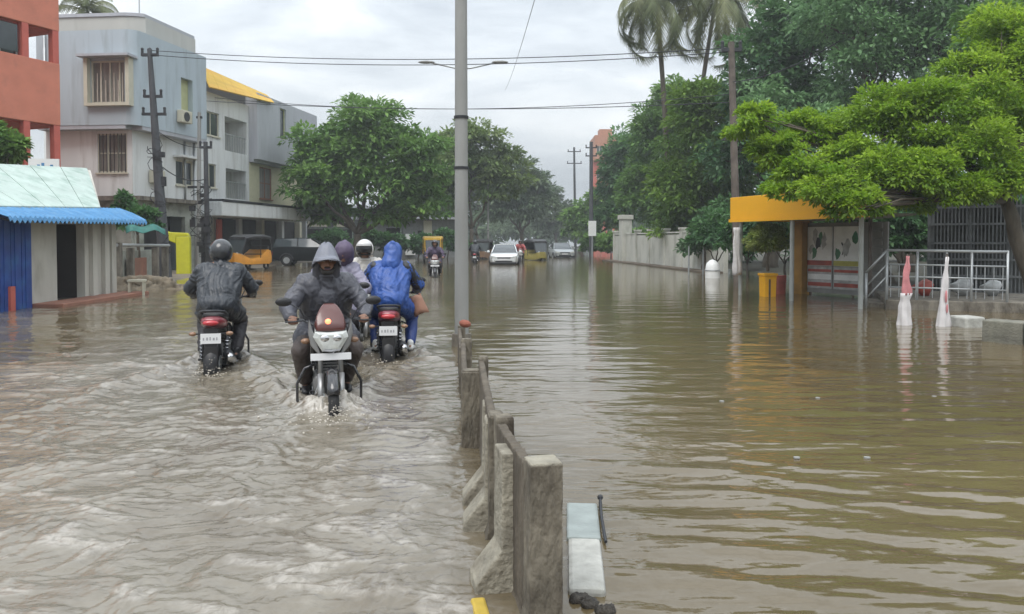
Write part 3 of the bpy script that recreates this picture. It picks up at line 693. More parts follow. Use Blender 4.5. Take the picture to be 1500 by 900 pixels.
m = MB(); m.b2((0, 2.26, 0), (min(ut, Lst - .2), 2.4, min(zr1, zrf(0)) - .08)); m.build('back_wall', m_stall, ts)

# --- junk yard wall, posts and rail right of the stall
Fy = Face((X(176, 24), 24), (X(252, 29), 29))
t = thing('yard_wall', 'low stained wall with rail and gate posts beside the stall', 'wall', (Fy.p.x, Fy.p.y, BED), Fy.ang)
m = MB(); wall(m, 0, Fy.len, 0, 1.35, [], .5, .7); m.build('wall', m_dirty, t)
m = MB(); m.tube([(0, .1, 1.55), (Fy.len, .1, 1.5)], .05, 8); m.build('rail', m_steel, t)
for px in (178, 196, 232, 246):
    uu = Fy.u(px); m = MB(); m.b2((uu - .09, .0, 0), (uu + .09, .2, 1.45 if px > 180 else 1.62)); m.build('post', m_conc, t)
m = MB(); m.b2((Fy.u(205), .3, .2), (Fy.u(228), .42, 1.1)); m.build('board', m_brick, t)
t = setp(MB().box((0, 0, 0), (1, 1, 1)).build('tmp', m_dirty)); bpy.data.objects.remove(t)
m_mudh = mat('mud_heap', (.17, .14, .10), .95, var=.4, vscale=5, bump=1.0, bscale=14, col2=(.07, .065, .045), c2amt=.8, c2scale=3)
t = thing('wooden_stand', 'small wooden stand in the water near the stall plinth', 'stand', (X(200, 20.8), 20.8, BED), R(20))
m = MB(); m.b2((-.22, -.2, .60), (.22, .2, .65)); m.build('top', m_cream, t)
for sx_ in (-.17, .17):
    for sy_ in (-.15, .15): m = MB(); m.b2((sx_ - .03, sy_ - .03, 0), (sx_ + .03, sy_ + .03, .597)); m.build('leg', m_cream, t)
# green tarpaulin canopy behind the stall
m = MB(); n = 10
vs = []; fs = []
for i in range(n + 1):
    for j in range(7): vs.append((i * .24, j * .22, .12 * math.sin(i * 1.1) + .10 * math.cos(j * 1.7) - .10 * abs(i - 5) * .3))
for i in range(n):
    for j in range(6): fs.append((i*7+j, i*7+j+1, i*7+j+8, i*7+j+7))
m.add(vs, fs); o = m.build('tarpaulin', mat('teal_tarpaulin', (.02, .13, .11), .6, var=.2), None, smooth=True, solid=.01)
o.scale = (.5, .5, .6); o.location = (X(186, 25.5), 25.5, 1.7); o.rotation_euler = (R(28), 0, R(30)); setp(o, 'sagging teal tarpaulin slung between stall and leaning pole', 'tarpaulin')
# yellow box pillar with overhanging top
t = thing('yellow_pillar', 'bright yellow box pillar with top jutting left by the leaning pole', 'pillar', (X(268, 33), 33, BED), R(12))
m_lime = mat('lime_yellow', (.62, .62, .03), .55, var=.08)
m = MB(); m.b2((-.24, -.2, .05), (.30, .2, 1.85)); m.build('shaft', m_lime, t, bevel=.03)
m = MB(); m.prism([(-.245, 1.55), (-.245, 1.86), (.28, 1.86), (.20, 2.0), (-.5, 2.03), (-.78, 2.15), (-.80, 1.95), (-.6, 1.72)], -.18, .18); m.build('head', m_lime, t, bevel=.03)
# white notice board at the orange building
t = thing('notice_board', 'white board with faded blue marks above the stall roof', 'sign', (X(66, 23), 23, Z(256, 23)), R(8))
m = MB(); m.b2((-.42, 0, 0), (.42, .04, .46)); m.build('board', m_white, t)
m = MB()
for k in range(5): m.b2((-.3 + k * .12, -.006, .12 + (k % 2) * .08), (-.22 + k * .12, -.002, .24 + (k % 3) * .05))
m.build('faded_mark', m_blue, t)
m = MB(); m.b2((-.36, .045, -1.2), (-.30, .09, .4)); m.b2((.30, .045, -1.2), (.36, .09, .4)); m.build('leg', m_steel, t)
# shops beyond the left tree
Fb = Face((X(548, 62), 62), (X(668, 66), 66))
t = thing('roadside_shop', 'grey roadside shop row with white panel beneath the far trees', 'shop', (Fb.p.x, Fb.p.y, BED), Fb.ang)
hs = [Fb.rect(566, 334, 590, 372), Fb.rect(612, 338, 636, 372)]
m = MB(); wall(m, 0, Fb.len, 0, 3.4, hs, 0, .2); m.build('wall', mat('shop_plaster', (.21, .22, .22), .9, var=.15), t)
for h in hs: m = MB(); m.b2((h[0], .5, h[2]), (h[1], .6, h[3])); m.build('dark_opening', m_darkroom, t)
m = MB(); m.b2((Fb.u(592), -.3, .5), (Fb.u(606), -.2, 2.2)); m.build('white_panel', m_white, t)
m = MB(); m.b2((Fb.u(620), -.1, 2.0), (Fb.u(632), -.02, 3.3)); m.build('cream_panel', m_cream, t)
m = MB(); m.b2((-.3, -.9, 3.42), (Fb.len + .3, 5, 3.6)); m.build('roof', m_greyblk, t)
Fb = Face((X(395, 68), 68), (X(560, 74), 74))
t = thing('market_block', 'low dark market block behind the large round tree', 'building', (Fb.p.x, Fb.p.y, BED), Fb.ang)
hs = [(.6 + k * 2.6, 2.6 + k * 2.6, .3, 2.7) for k in range(3)]
m = MB(); wall(m, 0, Fb.len, 0, 4.6, hs, 0, .2); m.build('wall', mat('market_wall', (.13, .145, .14), .9, var=.2), t)
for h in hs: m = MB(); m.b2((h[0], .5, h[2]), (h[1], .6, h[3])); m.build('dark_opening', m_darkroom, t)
for h in hs: m = MB(); m.b2((h[0], -.06, h[3] + .2), (h[1], -.003, h[3] + .8)); m.build('name_board', m_cream if h[0] > 2 else m_white, t)
m = MB(); m.b2((-.3, -1.2, 4.602), (Fb.len + .3, 6, 4.8)); m.build('roof', m_greyblk, t)
# far orange tower beyond the right-hand trees
Ff = Face((X(869, 126), 126), (X(904, 126), 126))
t = thing('far_tower', 'distant orange red apartment tower above the right trees', 'building', (Ff.p.x, Ff.p.y, BED), Ff.ang)
m_far = mat('far_red', (.50, .13, .10), .85, var=.1); m_far2 = mat('far_terracotta', (.42, .21, .14), .85, var=.1)
ztt = Ff.z(880, 198); zm = Ff.z(880, 234)
hs = []
for fl in range(4):
    for k in range(2): hs.append((.5 + k * 1.7, 1.4 + k * 1.7, 2.2 + fl * 3.1, 3.7 + fl * 3.1))
m = MB(); wall(m, 0, Ff.len, 0, zm, hs, 0, .3); m.build('wall', m_far, t)
for h in hs: window(t, h, m_cream, m_glass, 2, 1, .1)
h5 = [(.5, 1.4, zm + .8, zm + 2.2), (2.2, 3.1, zm + .8, zm + 2.2)]
m = MB(); wall(m, .2, Ff.len, zm + .004, ztt, h5, .1, .4); m.build('upper_wall', m_far2, t)
for h in h5: window(t, h, m_cream, m_glass, 2, 1, .2)
m = MB(); m.b2((-.2, -.8, zm - .2), (Ff.len, -.005, zm + .7)); m.build('balcony', m_far2, t)
m = MB(); m.b2((.2, .402, 0), (Ff.len, 8, ztt - .05)); m.build('back_block', m_far2, t)
m = MB(); m.b2((1.0, .5, ztt), (Ff.len - .8, 3, ztt + 1.0)); m.build('roof_room', m_far2, t)
# ------------------------------------------------------------ poles and wires on the left and far right
m_pole = mat('dark_pole', (.055, .058, .065), .7, var=.25, vscale=5, stretch=(1, 1, .3))
m_rust = mat('old_pole', (.12, .10, .085), .8, var=.3, vscale=4, bump=.3)
def insul(m, p): m.cyl(p, (p[0], p[1], p[2] + .13), .05, .05, 8); m.ell((p[0], p[1], p[2] + .17), .06, 8, 6)
def hpole(top, base, Y, r0, r1, arms, label, clutter=0, m_=None):
    B = W(base[0], base[1], Y); T = W(top[0], top[1], Y)
    t = thing('utility_pole', label, 'utility pole', (B.x, Y, BED)); d = T - Vector((B.x, Y, BED))
    m = MB(); m.cyl((0, 0, 0), d, r0, r1, 10); m.build('pole', m_ or m_pole, t, smooth=True, autos=40)
    for (f, half, cnt) in arms:
        c = d * f; a = MB(); a.b2((c.x - half, -.06 + c.y, c.z - .05), (c.x + half, .06 + c.y, c.z + .05)); ar = a.build('crossarm', m_dark, t)
        for k in range(cnt):
            q = MB(); insul(q, (c.x - half * .9 + 2 * half * .9 * k / max(cnt - 1, 1), c.y, c.z + .05)); q.build('insulator', m_dark, ar, smooth=True, autos=40)
    if clutter:
        for k in range(clutter):
            q = MB(); f = rnd.uniform(.12, .62); c = d * f; aa = rnd.uniform(0, 6.3); q.box((c.x + .24 * math.cos(aa), c.y + .16 * math.sin(aa) - .12, c.z), (rnd.uniform(.12, .3), .16, rnd.uniform(.14, .45))); q.build('junction_box', m_dark, t)
        for k in range(clutter + 2):
            q = MB(); f = rnd.uniform(.15, .6); c = d * f; pts = [(c.x + .3 * math.sin(i * .8 + k), c.y - .2, c.z + .2 * math.cos(i * .8) + .05 * i) for i in range(9)]; q.tube(pts, .014, 5); q.build('cable_loop', m_black, t)
    return t
hpole((219, 72), (243, 410), 30, .25, .085, [(.975, .32, 3), (.80, .35, 2), (.725, .45, 2)], 'dark leaning utility pole with crossarms before the grey building', 5)
hpole((301, 208), (305, 400), 33.5, .13, .09, [(.96, .25, 2)], 'short dark pole hung with boxes and cables', 9)
hpole((292, 165), (291, 400), 35.5, .11, .08, [(.97, .12, 0), (.55, .5, 0)], 'slim grey pole behind the cable hung pole', 4, m_conc2)
hpole((1071, 62), (1081, 430), 24, .13, .10, [(.97, .3, 2), (.62, .35, 1)], 'old brown utility pole behind left end of bus shelter', 0, m_rust)
hpole((866, 208), (866, 382), 70, .20, .15, [(.95, .5, 2), (.88, .5, 2)], 'far dark utility pole against the orange tower', 0)
hpole((841, 216), (843, 380), 95, .17, .12, [(.96, .8, 3), (.85, .9, 3)], 'farthest utility pole left of the orange tower', 0)
t = thing('road_sign', 'blank white sign board fixed low beside the far dark pole', 'sign', (X(867, 69), 69, BED))
m = MB(); m.b2((-.34, -.3, Z(346, 69) - BED), (.34, -.26, Z(324, 69) - BED)); m.build('board', m_white, t)
m = MB(); m.cyl((0, -.2, 0), (0, -.2, Z(324, 69) - BED), .05, .05, 8); m.build('post', m_steel, t)
def wire(a, b, sag, r, label, grp='overhead wires across the road'):
    a = Vector(a); b = Vector(b); pts = []
    for i in range(25):
        f = i / 24; p = a.lerp(b, f); p.z -= sag * 4 * f * (1 - f); pts.append(p)
    m = MB(); m.tube(pts, r, 5); setp(m.build('overhead_wire', m_dark), label, 'wire', grp)
wire(W(219, 74, 30), W(1074, 70, 24), .35, .014, 'highest long wire from the leaning pole to old brown pole')
wire(W(213, 80, 30), W(1072, 76, 24), .40, .014, 'second long wire just under the highest one')
wire(W(300, 148, 40), W(1072, 150, 34), .35, .018, 'lower wire crossing behind lamp arms at tree top height')
wire(W(300, 142, 44), W(1072, 138, 38), .7, .018, 'lowest sagging wire crossing the road above far trees')
wire(W(786, -10, 14), W(740, 132, 46), .2, .007, 'faint wire dropping steeply from the top of frame')
wire(W(1072, 120, 24), W(1230, 60, 18), .2, .014, 'short wire from old brown pole into right hand trees')
wire(W(228, 190, 30), W(303, 215, 33.5), .25, .016, 'slack cable between leaning pole and short dark pole')
wire(W(232, 240, 30), W(303, 262, 33.5), .3, .022, 'thick lower cable between leaning pole and short dark pole')

# ------------------------------------------------------------ trees
def leafmat(name, c1, c2, trn=.38, isl=.28):
    m = bpy.data.materials.new(name); m.use_nodes = True; t = m.node_tree; b = t.nodes['Principled BSDF']; l = t.links.new
    at = t.nodes.new('ShaderNodeAttribute'); at.attribute_name = 'tone'
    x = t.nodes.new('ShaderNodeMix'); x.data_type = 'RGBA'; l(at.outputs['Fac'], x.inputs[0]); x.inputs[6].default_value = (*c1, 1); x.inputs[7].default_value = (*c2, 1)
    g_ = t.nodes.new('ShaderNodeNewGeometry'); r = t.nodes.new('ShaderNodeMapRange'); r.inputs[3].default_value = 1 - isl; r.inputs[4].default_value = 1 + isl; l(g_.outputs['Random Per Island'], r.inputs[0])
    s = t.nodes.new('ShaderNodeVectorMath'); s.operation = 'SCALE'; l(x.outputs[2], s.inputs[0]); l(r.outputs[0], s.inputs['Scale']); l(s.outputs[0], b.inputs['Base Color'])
    b.inputs['Roughness'].default_value = .5; b.inputs['Specular IOR Level'].default_value = .35
    tr = t.nodes.new('ShaderNodeBsdfTranslucent'); l(s.outputs[0], tr.inputs[0]); mxs = t.nodes.new('ShaderNodeMixShader'); mxs.inputs[0].default_value = trn
    o_ = t.nodes['Material Output']; l(b.outputs[0], mxs.inputs[1]); l(tr.outputs[0], mxs.inputs[2]); l(mxs.outputs[0], o_.inputs[0])
    return m
lf_mid = leafmat('mid_leaf', (0.094, 0.200, 0.044), (0.188, 0.325, 0.075))
lf_dark = leafmat('dark_leaf', (0.056, 0.138, 0.056), (0.112, 0.231, 0.077))
lf_blue = leafmat('bluegreen_leaf', (0.094, 0.206, 0.100), (0.156, 0.294, 0.119))
lf_pale = leafmat('pale_green_leaf', (0.125, 0.237, 0.106), (0.200, 0.350, 0.138), .4)
lf_bush = leafmat('clipped_bush_leaf', (.22, .29, .07), (.32, .38, .11), .45)
lf_fresh = leafmat('fresh_leaf', (.095, .19, .03), (.19, .31, .05), .45)
lf_lime = leafmat('lime_leaf', (.155, .29, .022), (.33, .48, .045), .5)
lf_olive = leafmat('olive_leaf', (0.106, 0.175, 0.050), (0.188, 0.256, 0.075))
lf_far = leafmat('far_leaf', (.085, .135, .075), (.14, .195, .10))
lf_palm = leafmat('palm_leaf', (0.098, 0.124, 0.049), (0.182, 0.195, 0.078), .2)
m_bark = mat('bark', (.10, .085, .065), .95, var=.3, vscale=6, bump=.8, bscale=18, stretch=(1, 1, .3))

def leaves(ells, n, size, seed, clump=.30, elong=2.2, droop=.35, shell=2.2, tuft=60):
    """leaf faces gathered in rounded tufts that fill the given ellipsoids [(centre, radii)]"""
    g_ = np.random.default_rng(seed); vol = np.array([e[1][0] * e[1][1] * e[1][2] for e in ells]) ** .72; vol /= vol.sum()
    Vs = []; T = []
    for (c, rr), f in zip(ells, vol):
        c = np.array(c); rr = np.array(rr); nl = int(n * f); rmean = rr.mean()
        nc = max(8, int(nl / tuft)); d = g_.normal(size=(nc, 3)); d /= np.linalg.norm(d, axis=1)[:, None]; d[:, 2] = np.where(d[:, 2] < -.55, -d[:, 2], d[:, 2])
        rad = g_.random(nc) ** (1 / shell) * (.86 + .28 * g_.random(nc)); cc = c + d * rad[:, None] * rr
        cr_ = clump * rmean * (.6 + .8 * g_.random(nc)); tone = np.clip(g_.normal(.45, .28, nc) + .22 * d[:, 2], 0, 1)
        w = cr_ ** 1.6; idx = g_.choice(nc, nl, p=w / w.sum())
        e = g_.normal(size=(nl, 3)); e /= np.linalg.norm(e, axis=1)[:, None]; e[:, 2] = np.where(e[:, 2] < -.3, -e[:, 2], e[:, 2])
        pos = cc[idx] + e * (cr_[idx] * g_.random(nl) ** (1 / 2.6))[:, None] * np.array([1, 1, .72])
        ax = e * .9 + d[idx] * .5 + g_.normal(size=(nl, 3)) * .45; ax[:, 2] -= droop * 1.6; ax /= np.linalg.norm(ax, axis=1)[:, None]
        up = e * .7 + np.array([0, 0, 1.1]) + g_.normal(size=(nl, 3)) * .35; sd = np.cross(ax, up); sd /= np.linalg.norm(sd, axis=1)[:, None] + 1e-9
        nm = np.cross(sd, ax); L_ = size * (.6 + .8 * g_.random(nl))[:, None]; w_ = L_ / elong
        p0 = pos; p1 = pos + ax * L_ * .5 + sd * w_ * .5 + nm * L_ * .06; p2 = pos + ax * L_ - nm * L_ * .14; p3 = pos + ax * L_ * .5 - sd * w_ * .5 + nm * L_ * .06
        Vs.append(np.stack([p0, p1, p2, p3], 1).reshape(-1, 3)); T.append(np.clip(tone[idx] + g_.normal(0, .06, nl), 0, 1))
    V = np.concatenate(Vs); T = np.concatenate(T); F = np.arange(len(V)).reshape(-1, 4)
    return V, F, T
def limb(m, a, b, r0, r1, wob, k=5):
    a = Vector(a); b = Vector(b); pts = [a.lerp(b, i / k) + Vector((rnd.uniform(-wob, wob), rnd.uniform(-wob, wob), wob * .8 * math.sin(math.pi * i / k))) * (0 < i < k) for i in range(k + 1)]
    m.tube(pts, [r0 + (r1 - r0) * i / k for i in range(k + 1)], 8); return pts
def tree(base, Y, crowns, leafm, n, size, label, group, r=.22, fork=.35, seed=None, name='broadleaf_tree', depth=.85, **kw):
    """base pixel column; crowns as pixel ellipses (px, py, rx, ry[, dy]) at distance Y+dy"""
    bx = X(base, Y); t = thing(name, label, 'tree', (bx, Y, BED), 0, group)
    ells = []
    for c in crowns:
        px, py, rx, ry = c[:4]; Yc = Y + (c[4] if len(c) > 4 else 0); p = W(px, py, Yc) - Vector((bx, Y, BED)); a = rx / FPX * Yc; b = ry / FPX * Yc
        ells.append((tuple(p), (a, min(a, b * 1.4) * depth if len(c) < 6 else c[5], b)))
    V, F, T = leaves(ells, n, size, seed or rnd.randrange(10**6), **kw)
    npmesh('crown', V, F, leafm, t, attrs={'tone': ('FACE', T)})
    top = sum((Vector(e[0]) for e in ells), Vector()) / len(ells); lowz = min(e[0][2] - e[1][2] for e in ells); fz = max(min(top.z * fork + .3, top.z - .5), .8)
    fp = Vector((top.x * .25, top.y * .25, fz)); m = MB(); limb(m, (0, 0, 0), fp, r * 1.25, r * .8, r * .3, 6); m.build('trunk', m_bark, t, smooth=True)
    for e in ells:
        c = Vector(e[0]); m = MB(); pts = limb(m, fp, c, r * .6, r * .16, r * .9, 6)
        for _ in range(4):
            q = Vector([rnd.gauss(0, 1) for _ in range(3)]).normalized(); limb(m, pts[rnd.choice((3, 4, 5))], c + Vector((q.x * e[1][0], q.y * e[1][1], abs(q.z) * e[1][2])) * .7, r * .22, r * .05, r * .6, 4)
        m.build('limb', m_bark, t, smooth=True)
    return t
GL = 'roadside trees along the left of the road'; GR = 'trees massed along the right of the road'
# left
tree(520, 50, [(540, 195, 66, 45), (470, 245, 52, 48), (600, 245, 56, 55), (530, 265, 80, 62), (455, 285, 40, 36, -2), (620, 300, 42, 36), (475, 318, 40, 22), (585, 318, 56, 24)], lf_mid, 29000, .36, 'large round green tree in front of the white building', GL, .26, seed=3)
tree(690, 66, [(690, 240, 52, 60), (655, 285, 42, 55), (735, 268, 40, 52)], lf_olive, 12000, .42, 'thin olive tree directly behind the near lamp pole', GL, .2, seed=5, clump=.26)
tree(640, 80, [(640, 262, 60, 60), (600, 300, 40, 38)], lf_mid, 8000, .5, 'tree behind the large round tree by shop row', GL, .25, seed=6)
tree(765, 95, [(762, 285, 38, 45), (790, 300, 30, 45), (735, 310, 40, 34)], lf_far, 9000, .55, 'pale far tree standing behind the white car', GL, .25, seed=8)
tree(705, 110, [(700, 298, 62, 46), (660, 318, 40, 34)], lf_far, 8000, .6, 'broad hazy tree far down the left side', GL, .25, seed=9)
tree(815, 135, [(800, 312, 24, 46), (824, 325, 24, 36)], lf_far, 6000, .7, 'tall thin hazy tree near the road end', GL, .25, seed=10)
tree(770, 150, [(760, 335, 60, 25), (820, 342, 50, 20)], lf_far, 5000, .8, 'low hazy trees closing the road end', GL, .25, seed=12)
tree(440, 62, [(430, 285, 40, 45), (470, 310, 45, 35)], lf_dark, 6000, .4, 'dark tree tucked against end of the white building', GL, .2, seed=13)
tree(15, 24, [(12, 228, 30, 28), (-25, 220, 40, 40)], lf_mid, 4500, .22, 'leafy tree before the orange building above stall roof', GL, .1, seed=14)
tree(205, 27, [(205, 325, 26, 22), (180, 300, 16, 18)], lf_dark, 2500, .16, 'scrubby dark bush behind the teal tarpaulin', GL, .06, seed=15, fork=.6)
# right, far to near
tree(850, 90, [(852, 335, 26, 34), (880, 318, 28, 36)], lf_mid, 7000, .5, 'green tree below the orange tower beside far pole', GR, .25, seed=20)
tree(905, 72, [(915, 262, 38, 62), (905, 320, 36, 40), (935, 235, 30, 42)], lf_dark, 12000, .45, 'dark tree at outer end of the right tree line', GR, .26, seed=21)
tree(965, 60, [(965, 215, 46, 62), (945, 290, 44, 54), (985, 310, 50, 46), (985, 160, 36, 44)], lf_mid, 22000, .36, 'blue green tree behind the white compound wall', GR, .3, seed=22)
tree(1035, 44, [(1030, 190, 60, 70), (1010, 290, 60, 60), (1050, 270, 60, 60), (1000, 335, 40, 34)], lf_fresh, 26000, .30, 'leafy tree leaning over the compound wall end', GR, .3, seed=23)
tree(1130, 40, [(1120, 120, 60, 70), (1180, 60, 80, 80), (1100, 240, 70, 60), (1170, 190, 90, 80)], lf_dark, 24000, .34, 'very tall dark tree behind the bus shelter', GR, .35, seed=24)
tree(1330, 34, [(1290, 110, 100, 90), (1190, 210, 60, 50, -2), (1130, 165, 50, 50, 0), (1400, 60, 110, 80), (1250, 30, 90, 60), (1350, -30, 140, 70)], lf_pale, 34000, .24, 'tall feathery blue green tree over the right side', GR, .35, seed=25)
tree(1490, 28, [(1480, 80, 80, 80), (1540, 180, 90, 100), (1450, 190, 70, 60), (1500, 300, 60, 90)], lf_mid, 16000, .28, 'tree at the right edge of the frame', GR, .3, seed=26)
tree(1300, 26, [(1230, 300, 90, 60), (1330, 290, 90, 70), (1150, 310, 60, 46)], lf_dark, 14000, .26, 'dark understorey tree directly behind the shelter roof', GR, .25, seed=27)
tree(1030, 37, [(1035, 362, 32, 30), (1070, 345, 40, 50)], lf_dark, 6000, .24, 'low dark tree filling the gap left of the shelter', GR, .14, seed=28, fork=.5)
for k, (px, Y, w, h, mt) in enumerate(((930, 57, 26, 22, 'mid'), (985, 49, 30, 26, 'blue'), (1050, 32, 36, 40, 'dark'), (1095, 30, 40, 46, 'dark'), (1150, 29, 40, 50, 'dark'), (1320, 24, 44, 60, 'dark'), (1250, 27, 60, 56, 'dark'), (1480, 22.5, 40, 70, 'dark'), (1400, 24, 60, 70, 'dark'), (895, 66, 22, 18, 'mid'), (868, 76, 18, 16, 'mid'))):
    lb = ('green shrub behind the tall cream gate pillar', 'blue green shrub midway along the compound wall', 'dark shrub behind the white domed drum', 'dark shrub under old brown utility pole', 'dark shrub behind the clipped potted bush', 'dark shrub between shelter and tall grille gate', 'dark shrub behind the shelter posters', 'dark shrub at the far right behind the grille gate', 'dark shrub directly behind the grille gate', 'low green shrub at the outer end of the compound wall', 'low green shrub beside the blank white sign')[k]
    tree(px, Y, [(px, 366 - h * .5, w, h * .8), (px + w * .5, 366 - h * .2, w * .7, h * .6), (px - w * .5, 366 - h * .2, w * .7, h * .6)], {'mid': lf_mid, 'blue': lf_blue, 'dark': lf_dark}[mt], 4500, .2 if Y < 40 else .3, lb, 'shrubs along the right bank', .05, seed=60 + k, fork=.3, name='shrub', shell=1.6)
# the bright overhanging tree, its tufts spread in flat layers
tree(1525, 16.5, [(1100, 190, 40, 36, 1.0), (1135, 230, 44, 34, .8), (1180, 255, 44, 34, .2), (1225, 285, 50, 34, -.8), (1150, 285, 26, 18, -.2), (1440, 120, 60, 44, 1.2), (1262, 308, 44, 26, -1.2), (1410, 290, 66, 30, -.7), (1475, 275, 60, 40, -.4), (1360, 262, 60, 36, -.7), (1185, 200, 50, 34, 1.2), (1290, 190, 74, 48, .8), (1355, 165, 70, 42, .3), (1410, 230, 80, 46, -.1), (1470, 175, 74, 56, .5), (1300, 262, 70, 38, -.5), (1240, 230, 50, 34, .5), (1340, 300, 40, 24, -.4), (1480, 60, 60, 50, 1.5), (1530, 120, 60, 60, .8)],
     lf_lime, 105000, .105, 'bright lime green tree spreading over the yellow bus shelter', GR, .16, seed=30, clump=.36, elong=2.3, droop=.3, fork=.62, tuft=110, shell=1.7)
for k, (px, Y, w, h) in enumerate(((560, 57, 34, 18), (612, 59, 30, 15), (655, 60, 26, 20), (480, 60, 40, 22))):
    tree(px, Y, [(px, 368 - h * .6, w, h * .8), (px + w * .5, 370 - h * .4, w * .7, h * .6)], lf_dark, 3500, .3, ('dark shrub left of the white panel on the shop row', 'dark shrub right of the white panel on the shop row', 'dark shrub beside the near lamp pole far off', 'dark shrub between parked dark car and round tree')[k], 'shrubs along the left bank', .05, seed=80 + k, fork=.3, name='shrub', shell=1.6)
# hedge line far right behind everything
V, F, T = leaves([((X(px, 50), 50 + rnd.uniform(-1, 1), 1.6 + rnd.uniform(-.3, .8)), (3.4, 2, 3.6)) for px in range(1060, 2000, 50)], 26000, .42, 33, shell=1.6)
setp(npmesh('far_thicket', V, F, lf_dark, attrs={'tone': ('FACE', T)}), kind='stuff')
V, F, T = leaves([((x_, 170 + 10 * math.sin(x_), 2.0), (8, 4, 5 + 1.5 * math.sin(x_ * .7))) for x_ in range(-120, 150, 8)], 30000, 1.7, 34, shell=1.4)
setp(npmesh('far_treeline', V, F, lf_far, attrs={'tone': ('FACE', T)}), kind='stuff')

# palms: ringed trunk and drooping pinnate fronds
def palm(top, base, Y, fl, nf, label, seed, droop=1.0):
    g_ = random.Random(seed); B = W(base[0], base[1], Y); T_ = W(top[0], top[1], Y); t = thing('palm_tree', label, 'palm tree', (B.x, Y, BED), 0, 'tall coconut palms')
    d = T_ - Vector((B.x, Y, BED)); m = MB(); k = 14
    m.tube([Vector((d.x * (i / k) ** 1.4, d.y, d.z * i / k)) for i in range(k + 1)], [.20 - .09 * i / k + .012 * (i % 2) for i in range(k + 1)], 9); m.build('trunk', m_bark, t, smooth=True)
    for f in range(nf):
        az = 2 * math.pi * f / nf + g_.uniform(-.25, .25); el = R(g_.uniform(-22, 72)); L_ = fl * g_.uniform(.8, 1.1); V = []; F = []
        n = 26; pts = []; p = Vector(d); h = Vector((math.cos(az), math.sin(az), 0)); e_ = el
        for i in range(n + 1):
            pts.append(p.copy()); p = p + (h * math.cos(e_) + Vector((0, 0, math.sin(e_)))) * L_ / n; e_ -= droop * R(6.6) * (.5 + i / n)
        s = h.cross(Vector((0, 0, 1)))
        for i in range(2, n):
            tg_ = (pts[i + 1] - pts[i]).normalized(); w = L_ * .22 * math.sin(math.pi * min(1, (i + 2) / (n + 2))) ** .6
            for sd in (-1, 1):
                for hh in (0, .5):
                    o_ = pts[i].lerp(pts[i + 1], hh); dr = (s * sd * .75 + tg_ * .55 + Vector((0, 0, -.55 - .3 * g_.random()))).normalized(); a = o_; b = o_ + dr * w * g_.uniform(.8, 1.1); q = tg_ * L_ / n * .42
                    j = len(V); V += [a - q * .6, a + q * .6, b + q * .15 - Vector((0, 0, .05 * w)), b - q * .1 - Vector((0, 0, .05 * w))]; F.append((j, j + 1, j + 2, j + 3))
        j = len(V)
        for i in range(n):
            a, b = pts[i], pts[i + 1]; rr = .03 * (1 - i / n) + .008; V += [a - s * rr, a + s * rr, b + s * rr, b - s * rr]; F.append((j, j + 1, j + 2, j + 3)); j += 4
        V = np.array([tuple(v) for v in V]); npmesh('frond', V, np.array(F), lf_palm, t, attrs={'tone': ('FACE', np.full(len(F), g_.random()))})
    m = MB()
    for k in range(6): q = 2 * math.pi * k / 6; m.ell((d.x + .22 * math.cos(q), d.y + .22 * math.sin(q), d.z - .2), (.12, .12, .15), 8, 6)
    m.build('coconut', lf_palm, t, smooth=True)
palm((962, 2), (984, 400), 46, 4.9, 26, 'coconut palm with drooping fronds left of its twin', 1, 1.15)
palm((1048, 5), (1000, 400), 50, 5.6, 26, 'coconut palm with wide crown nearer the tall dark tree', 2, 1.1)
palm((128, 18), (128, 300), 52, 3.6, 22, 'coconut palm rising behind the grey building roof', 3, .9)
# ------------------------------------------------------------ right side: wall, shelter, railing, fence, cloths
m_wallp = mat('compound_plaster', (.50, .50, .45), .9, var=.08, vscale=1.5, col2=(.20, .21, .17), c2amt=.75, c2scale=1.3, c2lo=.5, stretch=(1, 1, .4))
Fw = Face((X(900, 56), 56), (X(1062, 34.5), 34.5))
t = thing('compound_wall', 'long stained white compound wall with pillars under the right trees', 'wall', (Fw.p.x, Fw.p.y, BED), Fw.ang)
nb = 7
for k in range(nb):
    a = Fw.len * k / nb; b = Fw.len * (k + 1) / nb
    m = MB(); m.b2((a + .15, 0, 0), (b - .15, .2, 2.0 + .06 * (k % 2))); m.build('wall_panel', m_wallp, t)
    m = MB(); m.b2((a - .15, -.08, 0), (a + .146, .26, 2.25)); m.b2((a - .2, -.13, 2.252), (a + .2, .31, 2.36)); m.build('wall_pillar', m_wallp, t)
    m = MB(); m.b2((a + .15, -.03, 2.07), (b - .15, .23, 2.15)); m.build('coping', m_wallp, t)
m = MB(); m.b2((0, -.9, 0), (Fw.len, -.09, .31)); m.build('footing', m_mud, t)
t = thing('gate_pillar', 'tall cream gate pillar rising above the white compound wall', 'pillar', (X(916, 53), 53, BED), Fw.ang)
m = MB(); m.b2((-.42, -.35, 0), (.42, .35, Z(322, 53) - BED)); m.build('shaft', m_wallp, t, bevel=.03)
m = MB(); m.b2((-.5, -.43, Z(322, 53) - BED + .003), (.5, .43, Z(318, 53) - BED + .12)); m.build('cap', m_wallp, t, bevel=.02)
